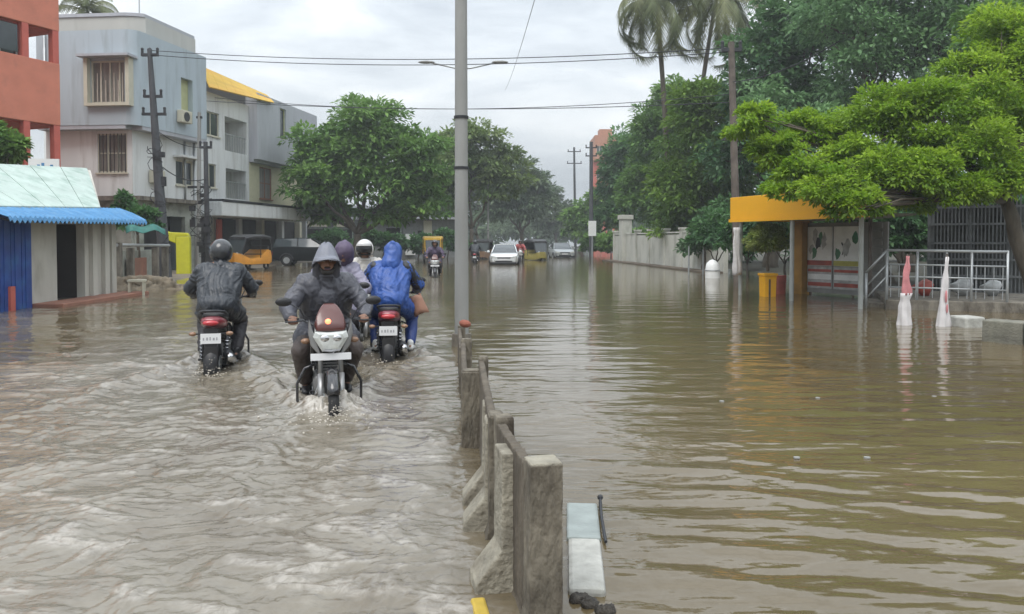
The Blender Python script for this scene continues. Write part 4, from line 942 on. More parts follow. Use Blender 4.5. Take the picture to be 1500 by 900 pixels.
# white domed drum and bollard poles at water's edge left of the shelter
t = thing('white_drum', 'white domed drum standing in dark gap left of the bus shelter', 'drum', (X(1044, 30), 30, BED))
m = MB(); m.tube([(0, 0, 0), (0, 0, .55), (0, 0, .8), (0, 0, .92), (0, 0, .96)], [.28, .28, .24, .12, .02], 16); m.build('body', m_white, t, smooth=True, autos=50)
m = MB(); m.torus((0, 0, .55), .285, .02, 'Z', 20, 6); m.build('rim', m_steel, t, smooth=True)
for k, px in enumerate((1009, 1030)):
    t = thing('marker_post', ('thin grey marker post by the end of compound wall', 'thin grey marker post close to the white domed drum')[k], 'post', (X(px, 33), 33, BED), 0, 'marker posts at the flooded verge')
    m = MB(); m.cyl((0, 0, 0), (0, 0, 1.5), .035, .03, 8); m.build('shaft', m_steel, t); m = MB(); m.ell((0, 0, 1.52), .06, 8, 6); m.build('knob', m_white, t, smooth=True)

# bus shelter: front edge runs away from the viewer to the left
A = Vector((X(1072, 21), 21)); B_ = Vector((X(1277, 16.2), 16.2)); Fh = Face(A, B_); Lh = Fh.len
t = thing('bus_shelter', 'yellow roofed bus shelter on grey posts standing in flood water', 'bus shelter', (A.x, A.y, BED), Fh.ang)
m_fas = mat('shelter_yellow', (.80, .40, .008), .45, var=.05, vscale=2, col2=(.62, .30, .02), c2amt=.35, c2scale=2)
m_post = mat('shelter_post', (.36, .38, .37), .5, metal=.2, var=.1)
zb, zt = Z(320, 18.5) - BED - .01, Z(283, 18.5) - BED + .02
m = MB(); m.b2((0, -.06, zb), (Lh, -.0, zt)); m.build('fascia', m_fas, t, bevel=.01)
m = MB(); m.b2((-.05, .003, zb), (-.0, 2.6, zt)); m.build('end_fascia', m_fas, t, bevel=.01)
m = MB(); m.b2((-.03, -.085, zb - .03), (Lh, -.062, zb + .05)); m.build('fascia_trim', m_fas, t)
m = MB(); m.prism([(0, .003), (Lh, .003), (Lh, 1.2), (Lh * .5, 2.6), (0, 2.6)], zt - .16, zt - .06, 'z'); m.build('roof', m_steel, t)
m = MB(); m.prism([(0.01, .004), (Lh, .004), (Lh, 1.15), (Lh * .5, 2.55), (0.01, 2.55)], zb + .02, zb + .06, 'z'); m.build('soffit', m_conc2, t)
for px in (1082, 1157, 1258):
    uu = Fh.u(px); m = MB(); m.cyl((uu, .06, 0), (uu, .06, zb + .02), .052, .052, 12); m.build('post', m_post, t, smooth=True, autos=40)
for uu, yy in ((.1, 2.45), (Fh.u(1196), 1.5)):
    m = MB(); m.cyl((uu, yy, 0), (uu, yy, zb + .02), .045, .045, 10); m.build('post', m_rust, t, smooth=True, autos=40)
Fbk = Face((X(1164, 21.6), 21.6), (X(1300, 19.2), 19.2))
def inshelter(o): 
    c_, s_ = math.cos(-Fh.ang), math.sin(-Fh.ang); dx, dy = Fbk.p.x - A.x, Fbk.p.y - A.y
    o.matrix_local = Matrix.Translation((c_*dx - s_*dy, s_*dx + c_*dy, 0)) @ Matrix.Rotation(Fbk.ang - Fh.ang, 4, 'Z'); return o
m = MB(); m.b2((0, -.2, 0), (Fbk.u(1182), .1, zb)); inshelter(m.build('yellow_pier', mat('ochre_pier', (.36, .20, .04), .8, var=.2), t))
# back boards with faded posters
uL, uR = Fbk.u(1183), Fbk.u(1262)
m = MB(); m.b2((uL, 0, .30), (Fbk.len, .06, zb - .05)); inshelter(m.build('back_board', m_conc2, t))
m_pw = mat('poster_white', (.80, .82, .82), .4, var=.12, vscale=3); m_pg = mat('poster_green', (.06, .19, .10), .5, var=.3, vscale=5); m_pr = mat('poster_red', (.36, .08, .06), .5, var=.3, vscale=4); m_pgr = mat('poster_grey', (.42, .43, .43), .5, var=.3, vscale=6); m_pyl = mat('poster_yellow', (.48, .46, .10), .5, var=.2)
pw = (uR - uL - .1) / 2
for k in range(2):
    a = uL + .02 + k * (pw + .05); m = MB(); m.b2((a, -.025, 1.02), (a + pw, -.003, zb - .15)); po = inshelter(m.build('poster', m_pw, t))
    for j in range(7):
        cx = a + pw * rnd.uniform(.14, .86); cz = rnd.uniform(1.35, zb - .4); pts = [(cx + rnd.uniform(.04, .11) * math.cos(q), cz + rnd.uniform(.08, .26) * math.sin(q)) for q in np.linspace(0, 6.28, 10)[:-1]]
        m = MB(); m.prism(pts, -.028 - .002 * j, -.0265 - .001 * j); m.build('poster_patch', (m_pg, m_pgr, m_pg, m_pgr, m_dark, m_pgr, m_pw)[(j + k) % 7], po)
    m = MB(); m.b2((a + .003, -.031, 1.03), (a + pw - .003, -.027, 1.16)); m.build('poster_band', m_pyl if k == 1 else m_pr, po)
    m = MB(); m.b2((a, -.022, .42), (a + pw, -.003, 1.0)); lo_ = inshelter(m.build('lower_panel', m_pgr, t))
    for (z0, z1, mm) in ((.86, .93, m_pr), (.66, .80, m_pw), (.48, .58, m_pr)):
        m = MB(); m.b2((a + .02, -.028, z0), (a + pw - .02, -.0225, z1)); m.build('printed_strip', mm, lo_)
m = MB(); m.b2((uL - .3, -1.0, 0), (Fbk.len, -.01, .235)); inshelter(m.build('floor', m_conc, t))
# grey ridged side panel at the right end
for k in range(9):
    z0 = .3 + k * (zb - .35) / 9; m = MB(); m.prism([(Fbk.u(1263), z0), (Fbk.u(1294), z0 + .05), (Fbk.u(1294), z0 + .17), (Fbk.u(1263), z0 + .21)], -.06, -.02); inshelter(m.build('side_slat', m_conc2, t))
# banner wrapped on the left post
def cloth(mb, h, r0, r1, lean=0, ph=0, n=14):
    rings = []
    for i in range(n + 1):
        f = i / n; r = (r1 + (r0 - r1) * (1 - f) ** 1.1) * (1 - .22 * math.exp(-((f - .84) / .07) ** 2)) * (1 - .2 * math.exp(-(f / .1) ** 2)) * (1 + .10 * math.sin(7 * f + ph)); c = lean * f + .012 * math.sin(6 * f + ph); ring = []
        for k in range(22):
            q = 2 * math.pi * k / 22; rr = r * (1 + .26 * math.sin(3 * q + ph + 2.4 * f) + .14 * math.sin(7 * q - 3 * f + ph)) + .006 * math.sin(13 * f + q * 2)
            ring.append((c + rr * math.cos(q), rr * math.sin(q) * .7, f * h))
        rings.append(ring)
    return mb.loft(rings)
uu = Fh.u(1078)
m_cloth = mat('white_cloth', (.60, .58, .58), .85, var=.10, vscale=8); m_pinkc = mat('pink_cloth', (.50, .20, .21), .85, var=.2, vscale=6)
o = cloth(MB(), 1.25, .11, .07, 0, 1).build('wrapped_banner', m_cloth, None, smooth=True); p = W(1078, 400, 20.6); o.location = (p.x, p.y - .02, p.z - .06)
setp(o, 'white cloth banner wrapped round the left shelter post', 'banner')
# two cloth wrapped stakes in the water
for k, (px, Y, ln) in enumerate(((1327, 13.4, .05), (1383, 13.2, .07))):
    t = thing('cloth_stake', ('white cloth tied on a stake, upper half pinkish red, nearer the shelter', 'plain white cloth tied on a stake, nearer the low wall')[k], 'cloth stake', (X(px - 2, Y), Y, BED), 0, 'cloth wrapped stakes in the flood')
    hh = Z(374, Y) - BED
    m = MB(); m.cyl((0, 0, 0), (ln * 1.05, 0, hh + .02), .02, .015, 8); m.build('stake', m_rust, t)
    o = cloth(MB(), hh * (.55 if k == 0 else .98), .125, .08 if k == 0 else .022, ln * (.55 if k == 0 else 1), k).build('cloth', m_cloth, t, smooth=True)
    if k == 0: o = cloth(MB(), hh * .46, .088, .022, ln * .45, 2).build('pink_cloth', m_pinkc, t, smooth=True); o.location = (ln * .54, 0, hh * .53)
    else:
        m = MB(); m.ell((.03, -.07, hh * .52), (.022, .018, .11), 8, 6); m.ell((.055, -.06, hh * .38), (.018, .014, .08), 8, 6); m.build('red_stain', m_pinkc, t, smooth=True)

# plinth and steel handrails
Fr = Face((X(1272, 16.6), 16.6), (X(1500, 15.6), 15.6))
t = thing('raised_plinth', 'low grey concrete plinth carrying the steel handrail', 'plinth', (Fr.p.x, Fr.p.y, BED), Fr.ang)
m = MB(); m.b2((.35, .0, 0), (Fr.len + 3, 5, .45)); m.build('slab', m_conc, t, bevel=.02)
for k in range(3): m = MB(); m.b2((-.55 + k * .3, .3 + .01 * k, 0), (-.252 + k * .3, 2.2, .15 + .1 * k)); m.build('step', m_conc, t, bevel=.01)
t = thing('handrail', 'grey steel handrail with four rails sloping down at its left end', 'handrail', (Fr.p.x, Fr.p.y, BED), Fr.ang)
zf = lambda py: Z(py, 16.2) - BED
u0, u1 = Fr.u(1300), Fr.u(1478); um = Fr.u(1270)
for k, py in enumerate((367, 388, 406, 422)):
    r = .03 if k == 0 else .018
    m = MB(); m.tube([(u0, .1, zf(py)), (u1, .1, zf(py + 2))], r, 8); m.build('rail', m_steel, t, smooth=True)
    if k < 3: m = MB(); m.tube([(u0, .1, zf(py)), (um, .1, zf(py + 34))], r * .9, 8); m.build('sloping_rail', m_steel, t, smooth=True)
for px in (1270, 1300, 1345, 1388, 1425, 1478):
    uu = Fr.u(px); m = MB(); m.cyl((uu, .1, .1), (uu, .1, zf(367 if px > 1280 else 402)), .026, .026, 8); m.build('post', m_steel, t, smooth=True)
for k in range(14):
    uu = u0 + (u1 - u0) * (k + .5) / 14; m = MB(); m.cyl((uu, .1, zf(437)), (uu, .1, zf(388)), .009, .009, 6); m.build('baluster', m_steel, t)
# tall grille fence behind: uprights with horizontal members
Fg = Face((X(1362, 19.4), 19.4), (X(1500, 18.3), 18.3))
t = thing('grille_fence', 'tall grey metal grille gate behind the steel handrail', 'gate', (Fg.p.x, Fg.p.y, BED), Fg.ang)
zg = lambda py: Z(py, 18.9) - BED
m_gr = mat('grille_grey', (.16, .17, .175), .6, metal=.3, var=.25)
for k in range(26):
    uu = Fg.len * k / 25; m = MB(); m.b2((uu - .014, 0, .3), (uu + .014, .03, zg(262 - 14 * k / 25))); m.build('bar', m_gr, t)
for k, py in enumerate((275, 305, 330, 358, 382, 406, 430)):
    m = MB(); m.b2((-.05, -.03, zg(py)), (Fg.len, -.002, zg(py) + .05)); m.build('cross_bar', m_gr, t)
for px in (1362, 1420, 1478):
    uu = Fg.u(px); m = MB(); m.b2((uu - .06, .032, 0), (uu + .06, .14, zg(250))); m.build('post', m_gr, t)
m = MB(); m.b2((.06, .15, .3), (Fg.len, .19, zg(300))); m.build('sheet', mat('grille_sheet', (.075, .078, .075), .8, var=.4, vscale=3), t)
# litter behind the handrail
for k, (px, py, s, mm) in enumerate(((1408, 400, .24, m_pgr), (1352, 418, .22, m_pr), (1452, 395, .22, m_pgr))):
    Y = 17.6; p = W(px, py, Y); lab = ('grey sack slumped on the plinth behind the handrail', 'reddish bundle on the plinth behind the handrail', 'pale bundle on the plinth behind the handrail near the right')[k]
    m = MB(); m.ell((0, 0, 0), (s, s * .7, s * .8), 12, 8)
    m.v = [(x * (1 + .3 * math.sin(16 * z + 9 * y)), y * (1 + .2 * math.sin(14 * x)), z * (1 + .3 * math.sin(13 * x + 8 * y))) for x, y, z in m.v]
    o = m.build('bundle', mm, None, smooth=True); o.location = (p.x, Y, .2 + s * .75); setp(o, lab, 'bundle')
# concrete block and end wall on the right edge
m = MB(); m.b2((-.19, -.2, 0), (.19, .2, .42)); o = m.build('concrete_block', m_slab, None, bevel=.03); o.location = (X(1428, 13), 13.2, BED); o.rotation_euler = (0, 0, .15)
setp(o, 'pale concrete block in the water before the handrail', 'block')
Fe = Face((X(1440, 11.2), 11.2), (X(1640, 10.0), 10.0))
t = thing('low_wall', 'low mossy concrete wall at the right edge of the frame', 'wall', (Fe.p.x, Fe.p.y, BED), Fe.ang)
for k in range(3): m = MB(); m.b2((Fe.len * k / 3, 0, 0), (Fe.len * (k + 1) / 3 - .012, .35, .56)); m.build('block', mat('mossy_concrete', (.17, .165, .135), .9, var=.3, vscale=5, bump=.6, col2=(.07, .08, .05), c2amt=.7) if k == 0 else bpy.data.materials['mossy_concrete'], t, bevel=.02)
# clipped bush in a yellow planter by the shelter
t = thing('potted_bush', 'round clipped bush in a yellow planter box beside the shelter', 'potted bush', (X(1125, 20.2), 20.2, BED), R(10))
m = MB(); m.prism([(-.15, 0), (.15, 0), (.175, .78), (-.175, .78)], -.15, .15); m.build('planter', m_fas, t, bevel=.02)
m = MB(); m.b2((-.195, -.17, .782), (.195, .17, .85)); m.build('planter_rim', m_fas, t, bevel=.01)
m = MB(); limb(m, (0, 0, .9), (.02, 0, 1.35), .04, .03, .03); m.build('stem', m_bark, t)
m = MB(); m.b2((-.05, -.157, .2), (.0, -.151, .7)); m.build('dark_mark', m_rust, t)
V, F, T = leaves([((0, 0, 1.62), (.50, .46, .47))], 9000, .07, 91, shell=3.2, clump=.24)
npmesh('foliage', V, F, lf_bush, t, attrs={'tone': ('FACE', T)})
o = MB(); o.tube([(0, 0, 0), (0, 0, .5), (0, 0, .52)], [.14, .17, .16], 12); t = o.build('red_pot', m_pr, None, smooth=True, autos=40); t.location = (X(1143, 21.2), 21.2, -.02); setp(t, 'red pot standing just right of the yellow planter', 'pot')
# floating litter on the calm side
for k, (px, py) in enumerate(((1200, 585), (1059, 590), (1274, 674), (1372, 583), (1170, 674))):
    Y = YW(py); m = MB(); n = 8; m.prism([(.018 * (1 + .5 * rnd.random()) * math.cos(q), .014 * (1 + .5 * rnd.random()) * math.sin(q)) for q in np.linspace(0, 6.28, n + 1)[:-1]], -.004, .006, 'z')
    o = m.build('floating_scrap', m_conc2, None); o.location = (X(px, Y), Y, .004); setp(o, ('pale scrap floating centre of the brown reflection', 'pale scrap floating left of the brown reflection', 'pale scrap floating right of centre, lower of the scraps', 'pale scrap floating below the cloth wrapped stakes', 'tiny pale scrap floating alone beneath the yellow green reflection')[k], 'litter', 'scraps floating on the calm water')
# muddy verges that stand just clear of the flood
def verge(name, edge, far, zt):
    m = MB(); vs = []; n = len(edge)
    for (a, b) in zip(edge, far):
        a = Vector((*a, 0)); b = Vector((*b, 0)); d = (b - a)
        for f, z in ((-.012, -.26), (.05, zt * .6), (.12, zt), (1, zt + .1)): p = a + d * f; vs.append((p.x, p.y, z + (rnd.uniform(-.02, .03) if -.1 < z else 0)))
    fs = [(i*4+j, i*4+j+1, i*4+j+5, i*4+j+4) for i in range(n - 1) for j in range(3)]
    m.add(vs, fs); return setp(m.build(name, m_verge, None, smooth=True), kind='structure')
m_verge = mat('wet_mud', (.21, .175, .135), .7, var=.25, vscale=.8, bump=.6, bscale=6, col2=(.12, .10, .075), c2amt=.7, c2scale=.5)
e = [(-9.9, 21.5), (-10.3, 25), (-10.9, 30), (X(392, 37), 37), (X(455, 46), 46), (X(540, 58), 58), (X(610, 76), 76), (X(660, 110), 110), (X(690, 170), 170)]
verge('left_verge', e, [(p[0] - 26 - p[1] * .3, p[1] + 4) for p in e], .06)
e = [(13.5, 6), (12.2, 12), (9.9, 19.5), (9.6, 27), (X(1062, 34.2) + .4, 34.2), (X(905, 55), 55), (X(880, 72), 72), (X(850, 110), 110), (X(800, 175), 175)]
m_verge = mat('dark_soil', (.055, .05, .035), .9, var=.3, vscale=1, bump=.6, bscale=6, col2=(.035, .05, .02), c2amt=.8, c2scale=.8)
verge('right_verge', e, [(p[0] + 40 + p[1] * .2, p[1] + 6) for p in e], .05)
# ------------------------------------------------------------ organic blending: capsules and ellipsoids fused into ONE continuous surface
def blend(name, prims, m, parent=None, vox=.014, smooth=6, folds=0, seed=1, fscale=9, fdir=None):
    mb = MB()
    for p in prims:
        if p[0] == 'c':
            a, b, r0, r1 = Vector(p[1]), Vector(p[2]), p[3], p[4]; n = 6; pts = []; rr = []; ax = (b - a).normalized() if (b - a).length > 1e-6 else Vector((0, 0, 1))
            for i in range(4): q = math.pi / 2 * (1 - i / 4); pts.append(a - ax * r0 * math.sin(q)); rr.append(max(r0 * math.cos(q), r0 * .08))
            for i in range(n + 1): f = i / n; pts.append(a.lerp(b, f)); rr.append(r0 + (r1 - r0) * f)
            for i in range(1, 5): q = math.pi / 2 * i / 4; pts.append(b + ax * r1 * math.sin(q)); rr.append(max(r1 * math.cos(q), r1 * .08))
            mb.tube(pts, rr, 12)
        else: mb.ell(p[1], p[2], 16, 10, p[3] if len(p) > 3 else None)
    o = mb.build(name, m, None); md = o.modifiers.new('r', 'REMESH'); md.mode = 'VOXEL'; md.voxel_size = vox; md.use_smooth_shade = True
    if smooth: s = o.modifiers.new('s', 'SMOOTH'); s.iterations = smooth; s.factor = .5
    dg = bpy.context.evaluated_depsgraph_get(); me = bpy.data.meshes.new_from_object(o.evaluated_get(dg)); me.name = name; old = o.data; o.modifiers.clear(); o.data = me; bpy.data.meshes.remove(old)
    n = len(me.vertices); V = np.zeros(n * 3); me.vertices.foreach_get('co', V); V = V.reshape(-1, 3)
    if folds:
        Nn = np.zeros(n * 3); me.vertices.foreach_get('normal', Nn); Nn = Nn.reshape(-1, 3)
        x, y, z = V.T; w = .25 * gn(x * 5 + 2, z * 4, seed)
        f = 1 - 2 * np.abs(gn((x + w) * fscale + y * 4, (z * .55 + w) * fscale * .6, seed + 3)) + .5 * gn((y - x) * fscale * 1.6 + w * 6, z * fscale, seed + 5)
        f = f + .55 * (1 - 2 * np.abs(gn((x * .6 + z + w * 3) * fscale * 1.9, (y + x * .8) * fscale * 1.3, seed + 9))) + .25 * gn(x * fscale * 4 + y * 30, z * fscale * 3, seed + 11); V = V + Nn * (folds * .85 * f)[:, None]; me.vertices.foreach_set('co', V.ravel())
    me.polygons.foreach_set('use_smooth', [True] * len(me.polygons)); me.update()
    if not me.materials: me.materials.append(m)
    o.parent = parent; return o

m_skin = mat('brown_skin', (.235, .125, .082), .55, var=.08)
m_hair = mat('dark_hair', (.02, .017, .015), .7)
m_eye = mat('eye_white', (.6, .58, .55), .3, var=0)
def fabric(name, c, r=.55, b=.25): return mat(name, c, r, var=.16, vscale=7, bump=b, bscale=70)
m_coat_dk = fabric('charcoal_raincoat', (.030, .035, .043), .36); m_coat_gy = fabric('grey_raincoat', (.070, .072, .088), .42); m_coat_wh = fabric('pale_raincoat', (.50, .48, .45), .5)
m_coat_bl = fabric('blue_raincoat', (.022, .075, .29), .4); m_coat_bk = fabric('black_sleeve', (.016, .018, .022), .45); m_coat_lv = fabric('lavender_raincoat', (.22, .21, .28), .5)
m_coat_pu = fabric('purple_hood', (.075, .055, .10), .55); m_trou_bl = fabric('blue_trousers', (.018, .045, .19), .45); m_trou = fabric('dark_trousers', (.028, .026, .030), .6); m_trou_br = fabric('brown_trousers', (.07, .055, .05), .6)
m_hoodg = fabric('blue_grey_hood', (.17, .18, .215), .5); m_red_sh = fabric('red_shirt', (.36, .045, .05), .6); m_helm_dk = mat('dark_helmet', (.022, .024, .028), .22, var=.1, coat=.5); m_helm_w = mat('white_helmet', (.55, .54, .53), .3, var=.06, coat=.4)
m_visor = mat('dark_visor', (.02, .02, .022), .08, var=0); m_cloth_br = fabric('tan_bag', (.30, .16, .11), .7)

def hand(prims, wr, grip, side, along):
    """prims of a hand whose palm sits on a bar at `grip`; four unequal curled fingers wrap the bar, thumb under it; along = bar direction outwards"""
    wr, g_, al = Vector(wr), Vector(grip), Vector(along).normalized(); pd = (g_ - wr).normalized(); up = Vector((0, 0, 1)); up = (up - al * up.dot(al)).normalized(); fw = up.cross(al) * (1 if (up.cross(al)).dot(pd) > 0 else -1)
    pc = g_ + up * .032 - fw * .022
    prims += [('c', wr, pc, .027, .030), ('c', pc - al * .026, pc + al * .028, .021, .019)]
    for k, L_ in enumerate((.92, 1.05, 1.0, .80)):
        b = g_ + al * (-.031 + .021 * k) + up * .030; j1 = b + fw * .036 * L_ + up * .004; j2 = j1 + fw * .010 - up * .034 * L_; j3 = j2 - fw * .024 * L_ - up * .012
        prims += [('c', b, j1, .0100, .0095), ('c', j1, j2, .0095, .0088), ('c', j2, j3, .0088, .0078)]
    t0 = pc - al * .034 - fw * .002; t1 = g_ - al * .046 + fw * .012 + up * .012; t2 = t1 + fw * .020 - up * .018 + al * .006
    prims += [('c', t0, t1, .0125, .011), ('c', t1, t2, .011, .0085)]

def head_prims(h, fy=1, s=1.0):
    """head centred at h looking along +y*fy"""
    h = Vector(h); P = lambda x, y, z: h + Vector((x * s, y * fy * s, z * s))
    return [('e', P(0, -.012, .03), (.076 * s, .094 * s, .092 * s)), ('e', P(0, .02, -.03), (.062 * s, .070 * s, .078 * s)), ('e', P(0, .048, -.080), (.036 * s, .034 * s, .026 * s)),
            ('c', P(0, .078, .012), P(0, .103, -.026), .012 * s, .017 * s), ('e', P(.018, .088, -.03), (.010 * s, .010 * s, .008 * s)), ('e', P(-.018, .088, -.03), (.010 * s, .010 * s, .008 * s)),
            ('c', P(-.045, .072, .033), P(.045, .072, .033), .013 * s, .013 * s), ('c', P(-.022, .080, -.062), P(.022, .080, -.062), .010 * s, .010 * s),
            ('e', P(.079, -.01, -.005), (.012 * s, .020 * s, .032 * s)), ('e', P(-.079, -.01, -.005), (.012 * s, .020 * s, .032 * s))]

def rider(root_loc, rz, label, group, J, coat, trou, sleeve=None, gear='helmet', gearm=None, shoes=None, face=False, lean=0, bare_feet=True, scale=1.0, beard=False):
    """seated motorcyclist in bike space (+y forward, z up from the road)"""
    t = thing('person', label, 'person', root_loc, rz, group); t.scale = (scale,) * 3
    V3 = Vector
    hd = V3(J['head']); nk = V3(J['neck']); ch = V3(J['chest']); pv = V3(J['pelvis'])
    body = head_prims(hd) + [('c', hd + V3((0, -.02, -.06)), nk, .055, .06), ('c', nk, ch, .07, .13), ('c', ch, pv, .135, .13)]
    coatp = []; trp = []; shp = []
    for s in (-1, 1):
        k = 'l' if s < 0 else 'r'; sh, el, wr, gp = (V3(J[k + q]) for q in ('sh', 'el', 'wr', 'gp')); hip, kn, an, to = (V3(J[k + q]) for q in ('hip', 'kn', 'an', 'to'))
        body += [('c', nk.lerp(sh, .3), sh, .06, .055), ('c', sh, el, .050, .040), ('c', el, wr, .040, .027), ('c', pv, hip, .12, .095), ('c', hip, kn, .085, .058), ('c', kn, an, .056, .036), ('c', an, to, .036, .028), ('c', to, to + (to - an) * .25, .026, .018), ('e', an + V3((0, -.035, -.02)), (.03, .04, .035))]
        hand(body, wr, gp, s, (s, -.12, -.04))
        # coat sleeve, shoulder and side of the torso
        coatp += [('c', nk.lerp(sh, .35) + V3((0, 0, -.03)), sh, .085, .082), ('c', sh, el, .080, .072), ('c', el, el.lerp(wr, .88), .074, .052)]
        coatp += [('c', sh.lerp(nk, .30) + V3((0, 0, -.07)), hip.lerp(pv, .25) + V3((0, 0, .05)), .125, .15)]
        trp += [('c', pv, hip, .135, .115), ('c', hip, kn, .112, .080), ('c', kn, kn.lerp(an, .86), .080, .062)]
        shp.append([('c', an + V3((0, -.03, -.03)), an + V3((0, .02, -.035)), .045, .045), ('c', an + V3((0, .02, -.03)), to + V3((0, .02, -.005)), .045, .038), ('c', an + V3((0, -.02, .03)), an, .045, .042)])
    coatp += [('c', nk + V3((0, 0, -.03)), ch, .095, .165), ('c', ch, pv + V3((0, .02, .10)), .165, .175), ('e', pv + V3((0, -.03, .03)), (.20, .19, .14))]
    for s, k in ((-1, 'l'), (1, 'r')):
        hip, kn = V3(J[k + 'hip']), V3(J[k + 'kn']); coatp += [('c', hip + V3((0, 0, .02)), hip.lerp(kn, .55) + V3((s * .02, 0, .02)), .13, .105)]
    blend('body', body, m_skin, t, .0085, 3)
    if sleeve is not None:
        arm = [p for p in coatp if False]
        for s, k in ((-1, 'l'), (1, 'r')):
            sh, el, wr = (V3(J[k + q]) for q in ('sh', 'el', 'wr')); blend('sleeve', [('c', sh, el, .088, .080), ('c', el, el.lerp(wr, .88), .082, .058)], sleeve, t, .013, 3, .006, 31)
    blend('raincoat', coatp, coat, t, .011, 5, .012, 7 + len(label))
    blend('trousers', trp, trou, t, .012, 4, .010, 21)
    for q in shp: blend('shoe', q, shoes or m_black, t, .012, 3)
    # collar
    m = MB(); m.torus(nk + V3((0, .01, .0)), .078, .026, 'Z', 20, 8); m.build('collar', coat, t, smooth=True)
    if face:
        for s in (-1, 1): m = MB(); m.ell(hd + V3((s * .030, .083, .012)), (.013, .010, .0085), 10, 8); e = m.build('eye', m_eye, t, smooth=True); q = MB(); q.ell(hd + V3((s * .030, .0915, .012)), (.006, .003, .006), 8, 6); q.build('pupil', m_hair, e)
        m = MB(); m.tube([hd + V3((-.026, .090, -.066)), hd + V3((0, .094, -.063)), hd + V3((.026, .090, -.066))], .0055, 6); m.build('mouth', m_coat_pu, t)
        for s in (-1, 1): m = MB(); m.tube([hd + V3((s * .014, .088, .036)), hd + V3((s * .046, .080, .038))], .006, 6); m.build('eyebrow', m_hair, t)
        if beard: blend('beard', [('c', hd + V3((-.055, .03, -.06)), hd + V3((-.03, .065, -.095)), .02, .025), ('c', hd + V3((.055, .03, -.06)), hd + V3((.03, .065, -.095)), .02, .025), ('c', hd + V3((-.03, .065, -.095)), hd + V3((.03, .065, -.095)), .026, .026), ('c', hd + V3((-.024, .09, -.049)), hd + V3((.024, .09, -.049)), .010, .010)], m_hair, t, .009, 2)
    def shell(r, cut, c, mm, nm, brim=False, y0=.35, vis=False):
        # open faced helmet: sphere with a window cut out in front
        V = []; F = []; nu, nv = 28, 18
        for j in range(nv + 1):
            th = math.pi * .80 * j / nv
            for i in range(nu): ph = 2 * math.pi * i / nu; V.append((c[0] + r[0] * math.sin(th) * math.sin(ph), c[1] + r[1] * math.sin(th) * math.cos(ph), c[2] + r[2] * math.cos(th)))
        for j in range(nv):
            for i in range(nu):
                ph = 2 * math.pi * (i + .5) / nu; th = math.pi * .8 * (j + .5) / nv; ph = min(ph, 2 * math.pi - ph)
                if ph < cut and th > R(62): continue
                F.append((j*nu+i, j*nu+(i+1)%nu, (j+1)*nu+(i+1)%nu, (j+1)*nu+i))
        m = MB(); m.add(V, F); o = m.build(nm, mm, t, smooth=True, solid=.018); return o
    c = hd + V3((0, -.01, .02))
    if gear in ('helmet', 'visor'):
        o = shell((.128, .148, .142), R(62), c, gearm or m_helm_dk, 'helmet')
        m = MB(); m.tube([c + V3((.118 * math.sin(a), .143 * math.cos(a) + .03, .055)) for a in np.linspace(-1.1, 1.1, 11)], .010, 6); m.build('peak', gearm or m_helm_dk, o)
        m = MB(); m.torus(c + V3((0, -.004, -.086)), .106, .012, 'Z', 24, 6); m.build('rim', m_black, o, smooth=True)
        if gear == 'visor':
            V = []; F = []
            for j in range(7):
                for i in range(13): a = R(-64 + 128 * i / 12); th = R(64 + 48 * j / 6); V.append(c + V3((.136 * math.sin(th) * math.sin(a), .157 * math.sin(th) * math.cos(a), .148 * math.cos(th))))
            for j in range(6):
                for i in range(12): F.append((j*13+i, j*13+i+1, (j+1)*13+i+1, (j+1)*13+i))
            m = MB(); m.add(V, F); m.build('visor', m_visor, o, smooth=True, solid=.004)
    elif gear == 'hood':
        o = blend('hood', [('e', c, (.120, .135, .132)), ('c', c + V3((0, -.05, -.05)), nk + V3((0, -.04, -.02)), .115, .125), ('c', c + V3((0, -.05, .07)), c + V3((0, -.06, .105)), .06, .04)], gearm, t, .012, 4, .006, 13)
    elif gear == 'pointed':
        # rain hood pulled over a helmet: a creased cone with a stiff brim
        rings = []
        for j in range(15):
            f = j / 14; z = .158 - .226 * f; r = .02 + .115 * f ** .58; ring = []
            for k in range(28):
                q = 2 * math.pi * k / 28; rr = r * (1 + .06 * math.sin(5 * q + 3 * f) * f + .04 * math.sin(9 * q)); fr = max(0, math.sin(q)); ring.append(c + V3((rr * math.cos(q) * 1.0, rr * math.sin(q) * 1.16 + (.035 * fr if f > .65 else 0), z + (.075 * fr * max(0, f - .55) / .45) + .008 * math.sin(4 * q))))
            rings.append(ring)
        m = MB(); m.loft(rings, cap=False); o = m.build('hood', gearm, t, smooth=True, solid=.008)
        m = MB(); m.tube([c + V3((.128 * math.sin(a), .128 * math.cos(a) + .055, .008 - .02 * abs(a))) for a in np.linspace(-1.25, 1.25, 15)], .011, 7, flat=.6); m.build('brim', gearm, o, smooth=True)
        blend('cowl', [('c', c + V3((0, -.07, -.02)), nk + V3((0, -.05, -.03)), .095, .13), ('c', c + V3((.085, -.02, -.04)), nk + V3((.07, .01, -.02)), .035, .06), ('c', c + V3((-.085, -.02, -.04)), nk + V3((-.07, .01, -.02)), .035, .06)], coat, t, .012, 3, .006, 17)
    elif gear == 'cap': blend('hair', [('e', c + V3((0, -.022, .022)), (.086, .092, .088))], m_hair, t, .012, 2)
    return t

